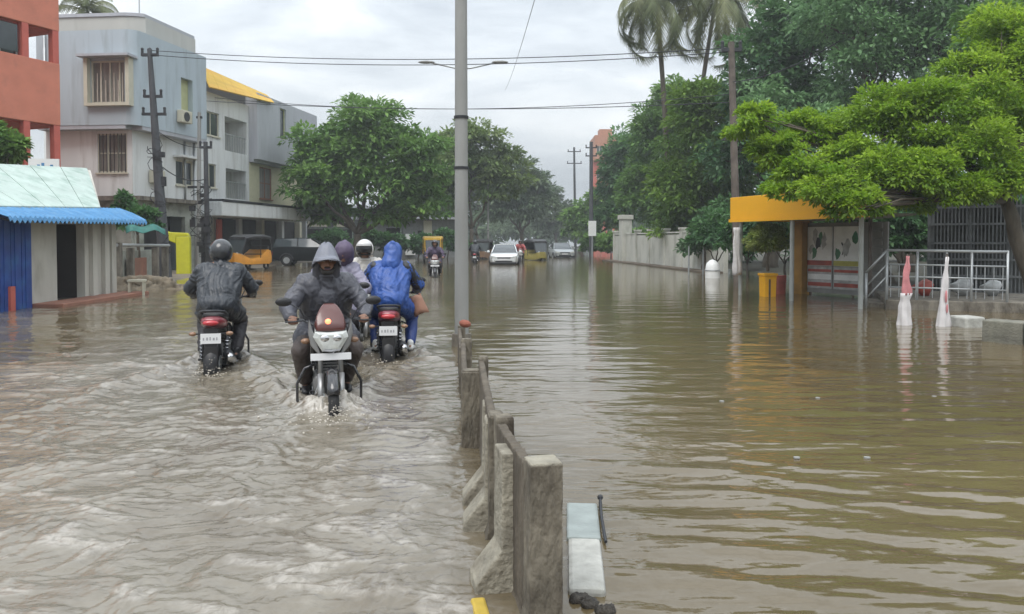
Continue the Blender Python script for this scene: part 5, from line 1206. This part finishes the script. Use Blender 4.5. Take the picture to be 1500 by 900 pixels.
# ------------------------------------------------------------ motorcycle, +y forward, wheels on z=0
m_redpl = mat('deep_red_fairing', (.19, .012, .022), .28, var=.08, coat=.6); m_redlens = mat('red_lens', (.42, .02, .03), .12, var=.05, coat=.5); m_amber = mat('amber_lens', (.26, .15, .09), .2, var=.05)
m_plate = mat('number_plate', (.70, .71, .72), .45, var=.04); m_worn = mat('worn_print', (.34, .35, .37), .6); m_silver = mat('engine_alloy', (.30, .30, .30), .4, metal=.7, var=.2); m_seat = mat('seat_vinyl', (.022, .022, .024), .55, var=.1)
m_blackpl = mat('gloss_black_paint', (.02, .02, .023), .2, var=.05, coat=.7); m_lens = mat('headlight_lens', (.50, .52, .50), .06, var=.25, vscale=14, coat=.8, spec=.8); m_smoke = mat('orange_red_visor', (.085, .022, .018), .25, var=.1, coat=.5)
m_lit = mat('lit_pilot_lamp', (.9, .25, .1), .3, var=0, emit=(1, .22, .10), estr=2.2)
def soft(o, k):
    V = [v.co.copy() for v in o.data.vertices]; c = sum(V, Vector()) / len(V)
    for v in o.data.vertices: v.co = c + Vector(((v.co.x - c.x) * k, (v.co.y - c.y), (v.co.z - c.z) * k))
    q = o.modifiers.new('edges', 'BEVEL'); q.width = .012; q.segments = 1; q.limit_method = 'ANGLE'; q.angle_limit = R(50)
    q = o.modifiers.new('round', 'SUBSURF'); q.levels = q.render_levels = 2; return o
def motorcycle(loc, rz, label, group, steer=0.0):
    t = thing('motorcycle', label, 'motorcycle', loc, rz, group); FY, RY, r = .63, -.66, .295
    def wheel(y, w, rot=0):
        m = MB(); m.torus((0, 0, 0), r - w * .9, w, 'X', 36, 10); o = m.build('wheel', m_rubber, t, smooth=True); o.location = (0, y, r); o.rotation_euler = (0, 0, rot)
        q = MB(); q.torus((0, 0, 0), r - w * 2.0, .018, 'X', 32, 8); q.build('rim', m_blackpl, o, smooth=True)
        for k in range(6): a = math.pi / 3 * k; q = MB(); q.tube([(0, .03 * math.cos(a), .03 * math.sin(a)), (0, (r - w * 2) * math.cos(a), (r - w * 2) * math.sin(a))], [.020, .012], 6); q.build('spoke', m_blackpl, o)
        q = MB(); q.cyl((-.06, 0, 0), (.06, 0, 0), .055, .055, 14); q.build('hub', m_silver, o, smooth=True, autos=40)
        q = MB(); q.cyl((.062, 0, 0), (.068, 0, 0), .115, .115, 20); q.build('brake_disc', m_steel, o, smooth=True, autos=40); return o
    wheel(FY, .046, -steer); wheel(RY, .056)
    HB = Vector((0, .33, .98))
    for s in (-1, 1):
        m = MB(); m.tube([(s * .085, FY, r), (s * .085, FY - .10, r + .26)], .030, 10); m.tube([(s * .085, FY - .09, r + .24), (s * .085, .37, .93)], .021, 10); m.build('fork', m_silver, t, smooth=True)
    # front mudguard
    def arc(rad, w, y, a0, a1, n=12, th=.0):
        V = []; F = []
        for i in range(n + 1):
            a = R(a0 + (a1 - a0) * i / n)
            for k, xx in enumerate((-w, -w * .6, 0, w * .6, w)): rr = rad - .03 * (abs(xx) / w) ** 2; V.append((xx, y + rr * math.cos(a), r + rr * math.sin(a)))
        for i in range(n):
            for k in range(4): F.append((i*5+k, i*5+k+1, i*5+k+6, i*5+k+5))
        return V, F
    m = MB(); m.add(*arc(r + .03, .05, FY, 28, 165)); m.build('front_mudguard', m_blackpl, t, smooth=True, solid=.008)
    m = MB(); m.add(*arc(r + .05, .075, RY, 70, 205)); m.build('rear_mudguard', m_black, t, smooth=True, solid=.008)
    # handlebar, grips, levers, mirrors
    m = MB(); m.tube([(-.36, .27, 1.0), (-.22, .31, 1.0), (-.12, .37, .95), (.12, .37, .95), (.22, .31, 1.0), (.36, .27, 1.0)], .0115, 8); hb = m.build('handlebar', m_dark, t, smooth=True)
    for s in (-1, 1):
        m = MB(); m.tube([(s * .255, .298, 1.0), (s * .37, .266, 1.0)], .0165, 10); m.build('grip', m_rubber, hb, smooth=True)
        m = MB(); m.tube([(s * .23, .34, .995), (s * .30, .345, .99), (s * .37, .30, .985)], .007, 6); m.build('lever', m_dark, hb)
        m = MB(); m.tube([(s * .20, .33, 1.0), (s * .25, .36, 1.10), (s * .34, .35, 1.155)], .0065, 6); mi = m.build('mirror_stalk', m_dark, t)
        m = MB(); m.ell((s * .385, .35, 1.165), (.070, .022, .040), 16, 10); mh = m.build('mirror', m_black, mi, smooth=True)
        m = MB(); m.tube([(s * .09, .45, .83), (s * .18, .44, .83)], .009, 6); ind = m.build('indicator_stalk', m_black, t)
        m = MB(); m.ell((s * .205, .44, .83), (.042, .032, .026), 12, 8); m.build('indicator', m_amber, ind, smooth=True)
        m = MB(); m.tube([(s * .10, -.90, .68), (s * .16, -.90, .68)], .009, 6); ind = m.build('indicator_stalk', m_black, t)
        m = MB(); m.ell((s * .19, -.90, .68), (.040, .03, .024), 12, 8); m.build('indicator', m_amber, ind, smooth=True)
        m = MB(); m.tube([(s * .13, -.20, .30), (s * .24, -.20, .30)], .014, 8); m.build('footpeg', m_rubber, t)
        m = MB(); m.tube([(s * .13, -.62, .62), (s * .12, RY - .0, .34)], [.022, .02], 8); sp = m.build('shock_absorber', m_dark, t, smooth=True)
        q = MB()
        pts = [(s * .13 - s * .01 * i / 40 + .030 * math.cos(i * .9), -.62 - .04 * i / 40 + .030 * math.sin(i * .9), .60 - .22 * i / 40) for i in range(41)]; q.tube(pts, .0055, 5); q.build('spring', m_chrome, sp)
        m = MB(); m.tube([(s * .10, -.15, .36), (s * .095, RY, r)], .022, 8); m.build('swingarm', m_dark, t, smooth=True)
    # headlamp cowl: faceted shield with white lens, orange red fly screen above
    def ring(y, hw, z0, z1, k=.6): return [(-hw * k, y, z0), (hw * k, y, z0), (hw, y, z0 + (z1 - z0) * .45), (hw * .86, y, z1), (-hw * .86, y, z1), (-hw, y, z0 + (z1 - z0) * .45)]
    m = MB(); m.loft([ring(.36, .12, .78, 1.0), ring(.46, .155, .75, .98), ring(.535, .145, .745, .92)]); cw = soft(m.build('headlamp_cowl', m_blackpl, t, smooth=True), 1.1)
    lens = lambda y, k: [(px_ * k, y, .84 + (pz_ - .84) * k) for px_, pz_ in ((-.075, .745), (.075, .745), (.155, .875), (.135, .925), (.03, .915), (-.03, .915), (-.135, .925), (-.155, .875))]
    m = MB(); m.loft([lens(.53, 1.0), lens(.572, .95), lens(.588, .70)]); hl_ = m.build('headlamp', m_lens, cw, bevel=.004)
    for s in (-1, 1): m = MB(); m.ell((s * .052, .584, .865), (.040, .012, .030), 12, 8); m.build('reflector', m_chrome, hl_, smooth=True)
    m = MB(); m.tube([(-.07, .575, .765), (0, .585, .755), (.07, .575, .765)], .010, 6); m.build('parking_lamp', m_worn, hl_)
    for s in (-1, 1):
        m = MB(); m.prism([(s * .150, .93), (s * .175, 1.02), (s * .185, .90), (s * .165, .80), (s * .10, .72), (s * .085, .735)], .40, .548); m.build('side_fairing', m_silver, cw, bevel=.008)
    m = MB(); m.loft([ring(.37, .06, .97, 1.15, 1.5), ring(.42, .095, .95, 1.12, 1.25), ring(.48, .13, .93, 1.05, 1.0), ring(.54, .115, .918, .975, .95)]); fs_ = soft(m.build('fly_screen', m_smoke, cw, smooth=True), 1.06)
    m = MB(); m.b2((-.10, .33, .98), (.10, .398, 1.06)); m.build('instrument_panel', m_black, t, bevel=.01)
    m = MB(); m.b2((-.17, .560, .675), (.17, .566, .735)); pl = m.build('front_plate', m_plate, t, bevel=.002)
    # tank, seat, side panels, tail
    m = MB(); R_ = []
    for (y, hw, z0, z1) in ((.30, .055, .80, .90), (.22, .125, .70, .95), (.08, .150, .68, .985), (-.08, .125, .69, .95), (-.20, .075, .70, .86)):
        R_.append([(hw * math.cos(a) * (1 if math.sin(a) > 0 else .92), y, (z0 + z1) / 2 + (z1 - z0) / 2 * math.sin(a)) for a in np.linspace(0, 2 * math.pi, 17)[:-1]])
    m.loft(R_); m.build('tank', m_redpl, t, smooth=True)
    m = MB(); R_ = []
    for (y, hw, zc, h) in ((-.16, .075, .80, .04), (-.28, .125, .80, .045), (-.50, .135, .82, .045), (-.70, .120, .855, .04), (-.80, .085, .865, .03)):
        R_.append([(hw * np.sign(math.cos(a)) * abs(math.cos(a)) ** .6, y, zc + h * np.sign(math.sin(a)) * abs(math.sin(a)) ** .6) for a in np.linspace(0, 2 * math.pi, 17)[:-1]])
    m.loft(R_); m.build('seat', m_seat, t, smooth=True)
    m = MB(); R_ = []
    for (y, hw, zc, h) in ((-.40, .115, .735, .055), (-.60, .135, .765, .065), (-.80, .125, .80, .062), (-.92, .090, .815, .045), (-.955, .06, .815, .03)):
        R_.append([(hw * np.sign(math.cos(a)) * abs(math.cos(a)) ** .7, y, zc + h * np.sign(math.sin(a)) * abs(math.sin(a)) ** .7) for a in np.linspace(0, 2 * math.pi, 17)[:-1]])
    m.loft(R_); tc_ = m.build('tail_cowl', m_redpl, t, smooth=True)
    m = MB(); m.ell((0, -.945, .80), (.085, .035, .032), 16, 10); m.build('tail_lamp', m_redlens, tc_, smooth=True)
    m = MB(); m.tube([(-.13, -.55, .86), (-.13, -.80, .91), (-.07, -.92, .93), (.07, -.92, .93), (.13, -.80, .91), (.13, -.55, .86)], .013, 8); m.build('grab_rail', m_dark, t, smooth=True)
    m = MB(); m.prism([(-.06, .52), (.06, .52), (.075, .74), (-.075, .74)], -.93, -.90); m.build('plate_bracket', m_black, t)
    m = MB(); m.b2((-.105, -.945, .575), (.105, -.935, .685)); pr_ = m.build('rear_plate', m_plate, t, bevel=.002)
    for j in range(5):
        m = MB(); m.b2((-.08 + j * .034, -.9475, .612), (-.08 + j * .034 + .014 + .006 * (j % 2), -.9455, .640 + .004 * (j % 3))); m.build('worn_character', m_worn, pr_)
    m = MB(); m.prism([(-.075, .28), (.075, .28), (.07, .54), (-.07, .54)], -.955, -.945); m.build('mud_flap', m_rubber, t, bevel=.004)
    for s in (-1, 1):
        m = MB(); m.prism([(-.36, .56), (-.10, .52), (-.06, .66), (-.30, .74), (-.52, .74)], s * .10, s * .135, 'x'); m.build('side_panel', m_blackpl, t, bevel=.01)
        m = MB(); m.prism([(.12, .70), (.36, .66), (.40, .80), (.28, .90), (.14, .88)], s * .125, s * .165, 'x'); m.build('tank_scoop', m_blackpl, t, bevel=.01)
    # engine, exhaust, crash guard, chain case
    m = MB(); m.box((0, .05, .40), (.24, .36, .18)); m.cyl((-.13, -.02, .38), (.13, -.02, .38), .085, .085, 16); en = m.build('engine', m_silver, t, bevel=.02)
    for k in range(6): m = MB(); m.box((0, .16 + .0 * k, .50 + .026 * k), (.17 - .004 * k, .19, .012)); m.build('cooling_fin', m_silver, en)
    m = MB(); m.tube([(.06, .27, .52), (.09, .32, .40), (.12, .20, .27), (.14, -.20, .26)], .020, 8); m.tube([(.14, -.18, .26), (.17, -.45, .32), (.18, -.86, .42)], [.035, .045, .042], 12); ex = m.build('exhaust', m_chrome, t, smooth=True)
    m = MB(); m.tube([(.15, -.55, .385), (.155, -.80, .44)], .052, 10); m.build('heat_shield', m_dark, ex, smooth=True)
    m = MB(); m.tube([(-.10, .33, .62), (-.21, .34, .58), (-.275, .34, .45), (-.275, .33, .30), (-.24, .31, .20), (-.09, .28, .22)], .0125, 8); m.build('crash_guard', m_blackpl, t, smooth=True)
    m = MB(); m.tube([(.10, .33, .62), (.21, .34, .58), (.275, .34, .45), (.275, .33, .30), (.24, .31, .20), (.09, .28, .22)], .0125, 8); m.build('crash_guard', m_blackpl, t, smooth=True)
    m = MB(); m.prism([(-.10, .30), (RY, .26), (RY - .06, .30), (RY, .35), (-.10, .41)], -.115, -.095, 'x'); m.build('chain_case', m_blackpl, t, bevel=.006)
    m = MB(); m.tube([(0, .33, .92), (0, .20, .66), (0, .22, .36)], .03, 8); m.tube([(0, .3, .85), (0, -.1, .72), (0, -.85, .78)], .024, 8); m.build('frame', m_dark, t)
    return t
POSE = dict(head=(0, .03, 1.545), neck=(0, -.06, 1.405), chest=(0, -.12, 1.22), pelvis=(0, -.30, .93))
for s, k in ((-1, 'l'), (1, 'r')):
    POSE.update({k + 'sh': (s * .195, -.075, 1.345), k + 'el': (s * .355, .04, 1.12), k + 'wr': (s * .335, .205, 1.035), k + 'gp': (s * .315, .282, 1.0), k + 'hip': (s * .105, -.27, .90), k + 'kn': (s * .205, .13, .73), k + 'an': (s * .185, -.17, .37), k + 'to': (s * .20, -.03, .315)})
def pose(**kw): d = dict(POSE); d.update(kw); return d
GB = 'motorcycles wading through the flood'; GP = 'riders in rainwear'
def heading(x, y): return math.atan2(-x, y)

# A: charcoal rider seen from behind
ra = heading(-.24, 1)
bikeA = motorcycle((BIKE_A[0], BIKE_A[1], BED), ra, 'motorcycle with dark red tail ridden away on the left', GB)
rider((BIKE_A[0], BIKE_A[1], BED), ra, 'person in charcoal rain cape and dark helmet riding away on the left', GP, pose(), m_coat_dk, m_trou, None, 'helmet', m_helm_dk)
# the cape hangs over the saddle
def copybike(src, loc, rz, label, table):
    c = copy_tree(src); c.location = loc; c.rotation_euler = (0, 0, rz); c['label'] = label; recolour(c, table); return c
# B: oncoming rider
rb = heading(.30, -1)
bikeB = copybike(bikeA, (BIKE_B[0], BIKE_B[1], BED), rb, 'oncoming black motorcycle with white headlamp and orange red fly screen', {'deep_red_fairing': m_blackpl})
for ch in bikeB.children_recursive:
    if ch.name.startswith('headlamp_cowl'): m = MB(); m.ell((.02, .515, 1.0), (.026, .022, .026), 12, 8); m.build('pilot_lamp', m_lit, ch, smooth=True)
rider((BIKE_B[0], BIKE_B[1], BED), rb, 'person in grey raincoat with pointed hood riding towards the viewer', GP, pose(head=(.0, .06, 1.54), rkn=(.245, .12, .72), lkn=(-.245, .12, .72)), m_coat_gy, m_trou_br, None, 'pointed', m_hoodg, face=True, beard=True, scale=.975)
# E: blue rider going away, leaning a little right
re_ = heading(-.12, 1)
bikeE = copybike(bikeA, (BIKE_E[0], BIKE_E[1], BED), re_, 'motorcycle with bright red tail ridden away beside the lamp pole', {})
rider((BIKE_E[0], BIKE_E[1], BED), re_, 'person in blue rain suit and blue hood with black sleeves riding away', GP, pose(head=(.03, .0, 1.53), rkn=(.27, .10, .70), ran=(.25, -.15, .36), rto=(.27, 0, .31)), m_coat_bl, m_trou_bl, m_coat_bk, 'hood', m_coat_bl, shoes=m_white)
# C and D: oncoming pair mostly hidden by B
rc = heading(.05, -1)
bikeC = copybike(bikeA, (BIKE_C[0], BIKE_C[1], BED), rc, 'oncoming motorcycle of the rider in pale coat, mostly hidden', {'deep_red_fairing': m_blackpl, 'orange_red_visor': m_blackpl})
rider((BIKE_C[0], BIKE_C[1], BED), rc, 'person in pale raincoat and white visored helmet riding towards the viewer', GP, pose(), m_coat_wh, m_trou, None, 'visor', m_helm_w)
bikeD = copybike(bikeA, (BIKE_D[0], BIKE_D[1], BED), rc, 'oncoming motorcycle close behind the pointed hood rider, only mirrors showing', {'deep_red_fairing': m_blackpl})
rider((BIKE_D[0], BIKE_D[1], BED), rc, 'person in lavender raincoat and purple hood half hidden behind pointed hood rider', GP, pose(head=(-.10, .02, 1.54), lel=(-.36, .05, 1.12), rel=(.36, .05, 1.12)), m_coat_lv, m_trou, None, 'hood', m_coat_pu)
# bag under E's right arm
m = MB(); R_ = [[(.10 * (1 - .25 * f) * math.cos(a), .07 * math.sin(a), -.10 + .24 * f + .02 * math.sin(3 * a)) for a in np.linspace(0, 6.283, 15)[:-1]] for f in (0, .2, .5, .8, 1)]; m.loft(R_); o = m.build('bag', m_cloth_br, None, smooth=True)
o.location = (BIKE_E[0] + .37, BIKE_E[1] - .05, .60); o.rotation_euler = (0, R(-20), .2); setp(o, 'tan cloth bag hanging at the blue rider right side', 'bag')

# splashes thrown up by the wheels: beads and torn sheets of muddy water
m_spl = mat('splash_water', (.50, .46, .40), .12, var=.1, spec=.6)
def splash(x, y, hx, hy, n, s, label):
    g_ = random.Random(int(x * 1000)); m = MB()
    for k in range(n):
        a = g_.gauss(0, .9); d = abs(g_.gauss(0, .22)) * s; px = x + (hx * math.cos(a) - hy * math.sin(a)) * d; py = y + (hy * math.cos(a) + hx * math.sin(a)) * d; h = max(0.0, g_.gauss(.03, .045)) * s; r = g_.uniform(.003, .0085) * (1 - min(h, .15) * 3)
        m.ell((px, py, h + .01), (r * g_.uniform(.8, 2.2), r * g_.uniform(.8, 1.6), r), 6, 4)
    o = m.build('splash', m_spl, None, smooth=True); setp(o, label, kind='stuff')
fb = 1 / math.hypot(.1, 1)
splash(BIKE_A[0] + .22, BIKE_A[1] - .93, .24, -1, 110, 1.2, 'splash behind the left motorcycle')
splash(BIKE_B[0] + .25, BIKE_B[1] - .85, .30, -1, 200, 1.2, 'splash before the oncoming motorcycle')
splash(BIKE_E[0] + .11, BIKE_E[1] - .95, .12, -1, 70, .9, 'splash behind the blue rider')

pr_ = [('e', (0, 0, -.2), (1.9, .7, .42))]
for k in range(40): a = rnd.uniform(0, 6.28); r_ = abs(rnd.gauss(0, .4)); pr_.append(('e', (min(r_, .8) * 2.3 * math.cos(a), min(r_, .8) * .8 * math.sin(a), .34 * math.exp(-r_ * r_ * 2) - .05 + rnd.uniform(-.03, .06)), (rnd.uniform(.10, .3), rnd.uniform(.1, .22), rnd.uniform(.05, .14))))
o = blend('mud_heap', pr_, m_mudh, None, .04, 3, .05, 77, 4); o.location = (X(206, 23.5), 23.5, BED + .2); setp(o, 'heap of brown mud and rubbish before the yard wall', 'mud heap')
# broken dark rubble at the near end of the pale slab
for k in range(5):
    c_ = (rnd.uniform(-.07, .08), -.35 + rnd.uniform(-.07, .03), .235 + rnd.uniform(0, .03)); pr_ = [('e', (c_[0] + rnd.uniform(-.02, .02), c_[1] + rnd.uniform(-.02, .02), c_[2] + rnd.uniform(-.01, .01)), (rnd.uniform(.015, .032), rnd.uniform(.015, .03), rnd.uniform(.010, .02))) for _ in range(4)]
    blend('rubble_lump', pr_, m_rub, slab_root, .006, 1, .010, 40 + k, 26)
# ------------------------------------------------------------ cars and auto rickshaws
m_carw = mat('white_car_paint', (.66, .68, .69), .25, var=.03, coat=.6); m_card = mat('dark_car_paint', (.010, .012, .013), .75, var=.05, spec=.05); m_carg = mat('grey_car_paint', (.28, .30, .31), .3, var=.05, coat=.5)
def car(loc, rz, label, suv=False, paint=None):
    """+y forward; lofted body with wheel wells, glasshouse, lamps, grille, plate, wheels"""
    t = thing('car', label, 'car', loc, rz, 'cars on the flooded road'); paint = paint or m_carw; hz = .12 if suv else 0
    prof = [(-2.0, .42, .80, .95 + hz), (-1.7, .30, .86, 1.0 + hz), (-.9, .28, .88, 1.0 + hz), (0, .28, .89, .98 + hz), (.7, .28, .88, .97 + hz), (1.3, .29, .87, .93 + hz), (1.75, .32, .83, .86 + hz), (1.98, .40, .70, .74 + hz)]
    def sec(y, z0, hw, z1): return [(-hw * .90, y, z0), (hw * .90, y, z0), (hw, y, z0 + .16), (hw, y, z1 - .16), (hw * .93, y, z1 - .03), (hw * .75, y, z1), (-hw * .75, y, z1), (-hw * .93, y, z1 - .03), (-hw, y, z1 - .16), (-hw, y, z0 + .16)]
    m = MB(); m.loft([sec(*p) for p in prof]); m.build('body', paint, t, smooth=True, autos=35, bevel=.02)
    gh = [(-1.85, .70, .97 + hz), (-1.45, .62, 1.40 + hz), (-.6, .62, 1.47 + hz), (.15, .60, 1.45 + hz), (.95, .74, .96 + hz)]
    if suv: gh[0] = (-1.98, .72, .97 + hz); gh[1] = (-1.85, .66, 1.42 + hz)
    zb_ = .93 + hz
    def gsec(y, hw, z1): return [(-.80, y, zb_), (.80, y, zb_), (hw, y, z1 - .03), (hw * .8, y, z1), (-hw * .8, y, z1), (-hw, y, z1 - .03)]
    m = MB(); m.loft([gsec(*q) for q in gh]); m.build('glasshouse', m_glass, t, smooth=True, autos=30)
    m = MB(); rf = [(q[0], q[1] + .015, q[2] + .012) for q in gh[1:4]]; m.loft([[(-a, y, z - .07), (a, y, z - .07), (a * .82, y, z), (-a * .82, y, z)] for y, a, z in rf]); m.build('roof', paint, t, bevel=.02)
    for s in (-1, 1):
        for (a, b) in ((3, 4), (1, 0), (2, 2)):
            y0, w0, z0 = gh[a]; y1, w1, z1 = gh[b]
            m = MB(); m.tube([(s * (w0 + .01), y0, z0 - .03), (s * (.80 if a == b else (w1 + .03)), y1, (zb_ if a == b else z1))], .032, 6); m.build('roof_post', paint if a != b else m_black, t)
        m = MB(); m.ell((s * .98, .72, 1.02 + hz), (.10, .06, .075), 12, 8); m.build('mirror', paint, t, smooth=True)
        m = MB(); m.prism([(s * .40, .72 + hz), (s * .76, .80 + hz), (s * .80, .68 + hz), (s * .46, .62 + hz)], 1.80, 1.985); m.build('headlight', m_lens, t, bevel=.01)
        m = MB(); m.prism([(s * .55, .62), (s * .80, .62), (s * .80, .82), (s * .55, .80)], -2.01, -1.9); m.build('tail_light', m_redlens, t, bevel=.01)
        m = MB(); m.cyl((s * .55, 1.97, .48), (s * .55, 2.0, .48), .055, .055, 12); m.build('fog_lamp', m_lens, t)
        for y in (1.25, -1.2):
            m = MB(); m.torus((0, 0, 0), .23, .10, 'X', 28, 10); o = m.build('wheel', m_rubber, t, smooth=True); o.location = (s * .80, y, .32)
            q = MB(); q.cyl((s * .05, 0, 0), (s * .10, 0, 0), .20, .17, 18); q.build('rim', m_steel, o, smooth=True, autos=30)
            q = MB(); q.torus((s * .085, y, .33), .37, .035, 'X', 16, 6, 0, math.pi); fl = q.build('wheel_arch', m_black, t, smooth=True); fl.location = (s * .80, 0, 0)
    m = MB(); m.prism([(-.38, .62 + hz), (.38, .62 + hz), (.42, .70 + hz), (-.42, .70 + hz)], 1.93, 1.99); m.build('grille', m_black, t, bevel=.005)
    m = MB(); m.prism([(-.48, .36), (.48, .36), (.55, .50), (-.55, .50)], 1.93, 1.995); m.build('air_intake', m_black, t, bevel=.005)
    m = MB(); m.b2((-.25, 1.998, .52), (.25, 2.006, .62)); m.build('number_plate', m_plate, t)
    m = MB(); m.box((0, 1.9, .36), (1.5, .24, .12)); m.build('bumper', m_black, t, bevel=.03)
    return t
cw_ = car((X(739, 46.5), 48.5, BED - .02), heading(-.02, -1), 'white hatchback car driving towards the viewer far up the road')
car((X(448, 44.5), 45.5, -.02), R(-84), 'dark parked car standing side on before white building', True, m_card)
car((X(822, 66), 66, BED), heading(.1, -1), 'grey car coming past the far dark utility pole', False, m_carg)
m_ricky = mat('rickshaw_yellow', (.62, .38, .03), .45, var=.08); m_rickb = mat('rickshaw_black', (.03, .03, .032), .5, var=.1); m_ricko = mat('rickshaw_orange', (.62, .26, .02), .45, var=.1)
def rickshaw(loc, rz, label, top, low):
    t = thing('auto_rickshaw', label, 'auto rickshaw', loc, rz, 'auto rickshaws by the road')
    def sec(y, hw, z0, z1): return [(-hw, y, z0), (hw, y, z0), (hw * 1.02, y, (z0 + z1) / 2), (hw * .9, y, z1), (-hw * .9, y, z1), (-hw * 1.02, y, (z0 + z1) / 2)]
    m = MB(); m.loft([sec(-1.2, .55, .35, .95), sec(-.9, .64, .28, 1.0), (sec(-.2, .64, .28, .60)), sec(.4, .60, .28, .55), sec(.9, .42, .30, .80), sec(1.18, .20, .42, .86)]); m.build('body', low, t, smooth=True, autos=35)
    m = MB(); m.loft([sec(-1.15, .58, 1.50, 1.66), sec(-.5, .66, 1.56, 1.76), sec(.3, .62, 1.56, 1.74), sec(.72, .5, 1.50, 1.62)]); m.build('canopy', top, t, smooth=True, autos=35)
    m = MB(); m.loft([sec(-1.2, .55, .951, 1.5), sec(-1.08, .60, .99, 1.5)]); m.build('rear_hood', top, t)
    m = MB(); m.loft([[(-.42, .90, .82), (.42, .90, .82), (.46, .66, 1.52), (-.46, .66, 1.52)], [(-.40, .93, .82), (.40, .93, .82), (.44, .69, 1.52), (-.44, .69, 1.52)]]); m.build('windscreen', m_glass, t)
    for s in (-1, 1):
        m = MB(); m.tube([(s * .46, .92, .80), (s * .5, .68, 1.54)], .025, 6); m.build('pillar', m_rickb, t)
        m = MB(); m.tube([(s * .62, -.25, .6), (s * .62, -.25, 1.58)], .022, 6); m.build('pillar', m_rickb, t)
        m = MB(); m.torus((0, 0, 0), .16, .06, 'X', 20, 8); o = m.build('wheel', m_rubber, t, smooth=True); o.location = (s * .55, -.75, .22)
        m = MB(); m.ell((s * .22, 1.02, .80), (.075, .05, .075), 12, 8); m.build('headlight', m_lens, t, smooth=True)
    m = MB(); m.torus((0, 0, 0), .16, .055, 'X', 20, 8); o = m.build('wheel', m_rubber, t, smooth=True); o.location = (0, 1.0, .21)
    m = MB(); m.box((0, -.7, .72), (1.05, .5, .14)); m.b2((-.52, -1.04, .78), (.52, -.95, 1.2)); m.build('seat', m_rickb, t, bevel=.03)
    return t
rk = rickshaw((X(362, 39), 39, -.02), R(160), 'orange and black auto rickshaw parked by the dark car', m_rickb, m_ricko)
def rcopy(loc, rz, label, tb): c = copy_tree(rk); c.location = loc; c.rotation_euler = (0, 0, rz); c['label'] = label; recolour(c, tb)
rcopy((X(634, 50), 50, -.05), R(185), 'auto rickshaw with bright yellow canopy left of the lamp pole', {'rickshaw_black': m_ricky, 'rickshaw_orange': m_rickb})
rcopy((X(786, 57), 57, BED), R(200), 'black topped auto rickshaw to the right of the white car', {'rickshaw_orange': mat('rickshaw_olive', (.26, .22, .05), .6)})
rcopy((X(709, 60), 60, BED), R(175), 'brownish auto rickshaw to the left of the white car', {'rickshaw_orange': mat('rickshaw_brown', (.20, .12, .07), .6)})

# far riders and a cyclist: copies of the near ones in other clothes
pe = [o for o in COL.objects if o.name.startswith('person')]
def prider(src, loc, rz, label, tb, bl, btb):
    c = copy_tree(src); c.location = loc; c.rotation_euler = (0, 0, rz); c['label'] = label; c['group'] = 'far off riders'; recolour(c, tb)
    b = copybike(bikeA, loc, rz, bl, btb); b['group'] = 'far off motorcycles'
m_fadedr = fabric('faded_red_coat', (.42, .10, .10), .7)
prider(pe[0], (X(762, 54), 54, BED), heading(0, -1), 'distant person in red riding beside the white car', {'charcoal_raincoat': m_fadedr}, 'distant motorcycle under the rider in red', {})
prider(pe[0], (X(696, 50), 50, BED), heading(0, 1), 'distant person in dark coat riding away left of white car', {}, 'distant motorcycle under the dark coated rider', {})
prider(pe[0], (X(637, 31), 31, BED), heading(.1, -1), 'person in dark purple coat riding towards the viewer left of the lamp pole', {'charcoal_raincoat': m_coat_pu, 'dark_helmet': m_helm_dk}, 'motorcycle of the purple coated rider far left of lamp pole', {'deep_red_fairing': m_blackpl})
# ------------------------------------------------------------ rain haze
m = bpy.data.materials.new('rain_haze'); m.use_nodes = True; nt = m.node_tree; nt.nodes.clear()
o_ = nt.nodes.new('ShaderNodeOutputMaterial'); pv = nt.nodes.new('ShaderNodeVolumePrincipled'); pv.inputs['Color'].default_value = (.86, .90, .93, 1); pv.inputs['Density'].default_value = HAZE; pv.inputs['Anisotropy'].default_value = .2
nt.links.new(pv.outputs[0], o_.inputs['Volume'])
h = MB(); h.b2((-1210, -320, BED - 1.4), (1210, 1520, 30)); setp(h.build('haze', m), kind='stuff')
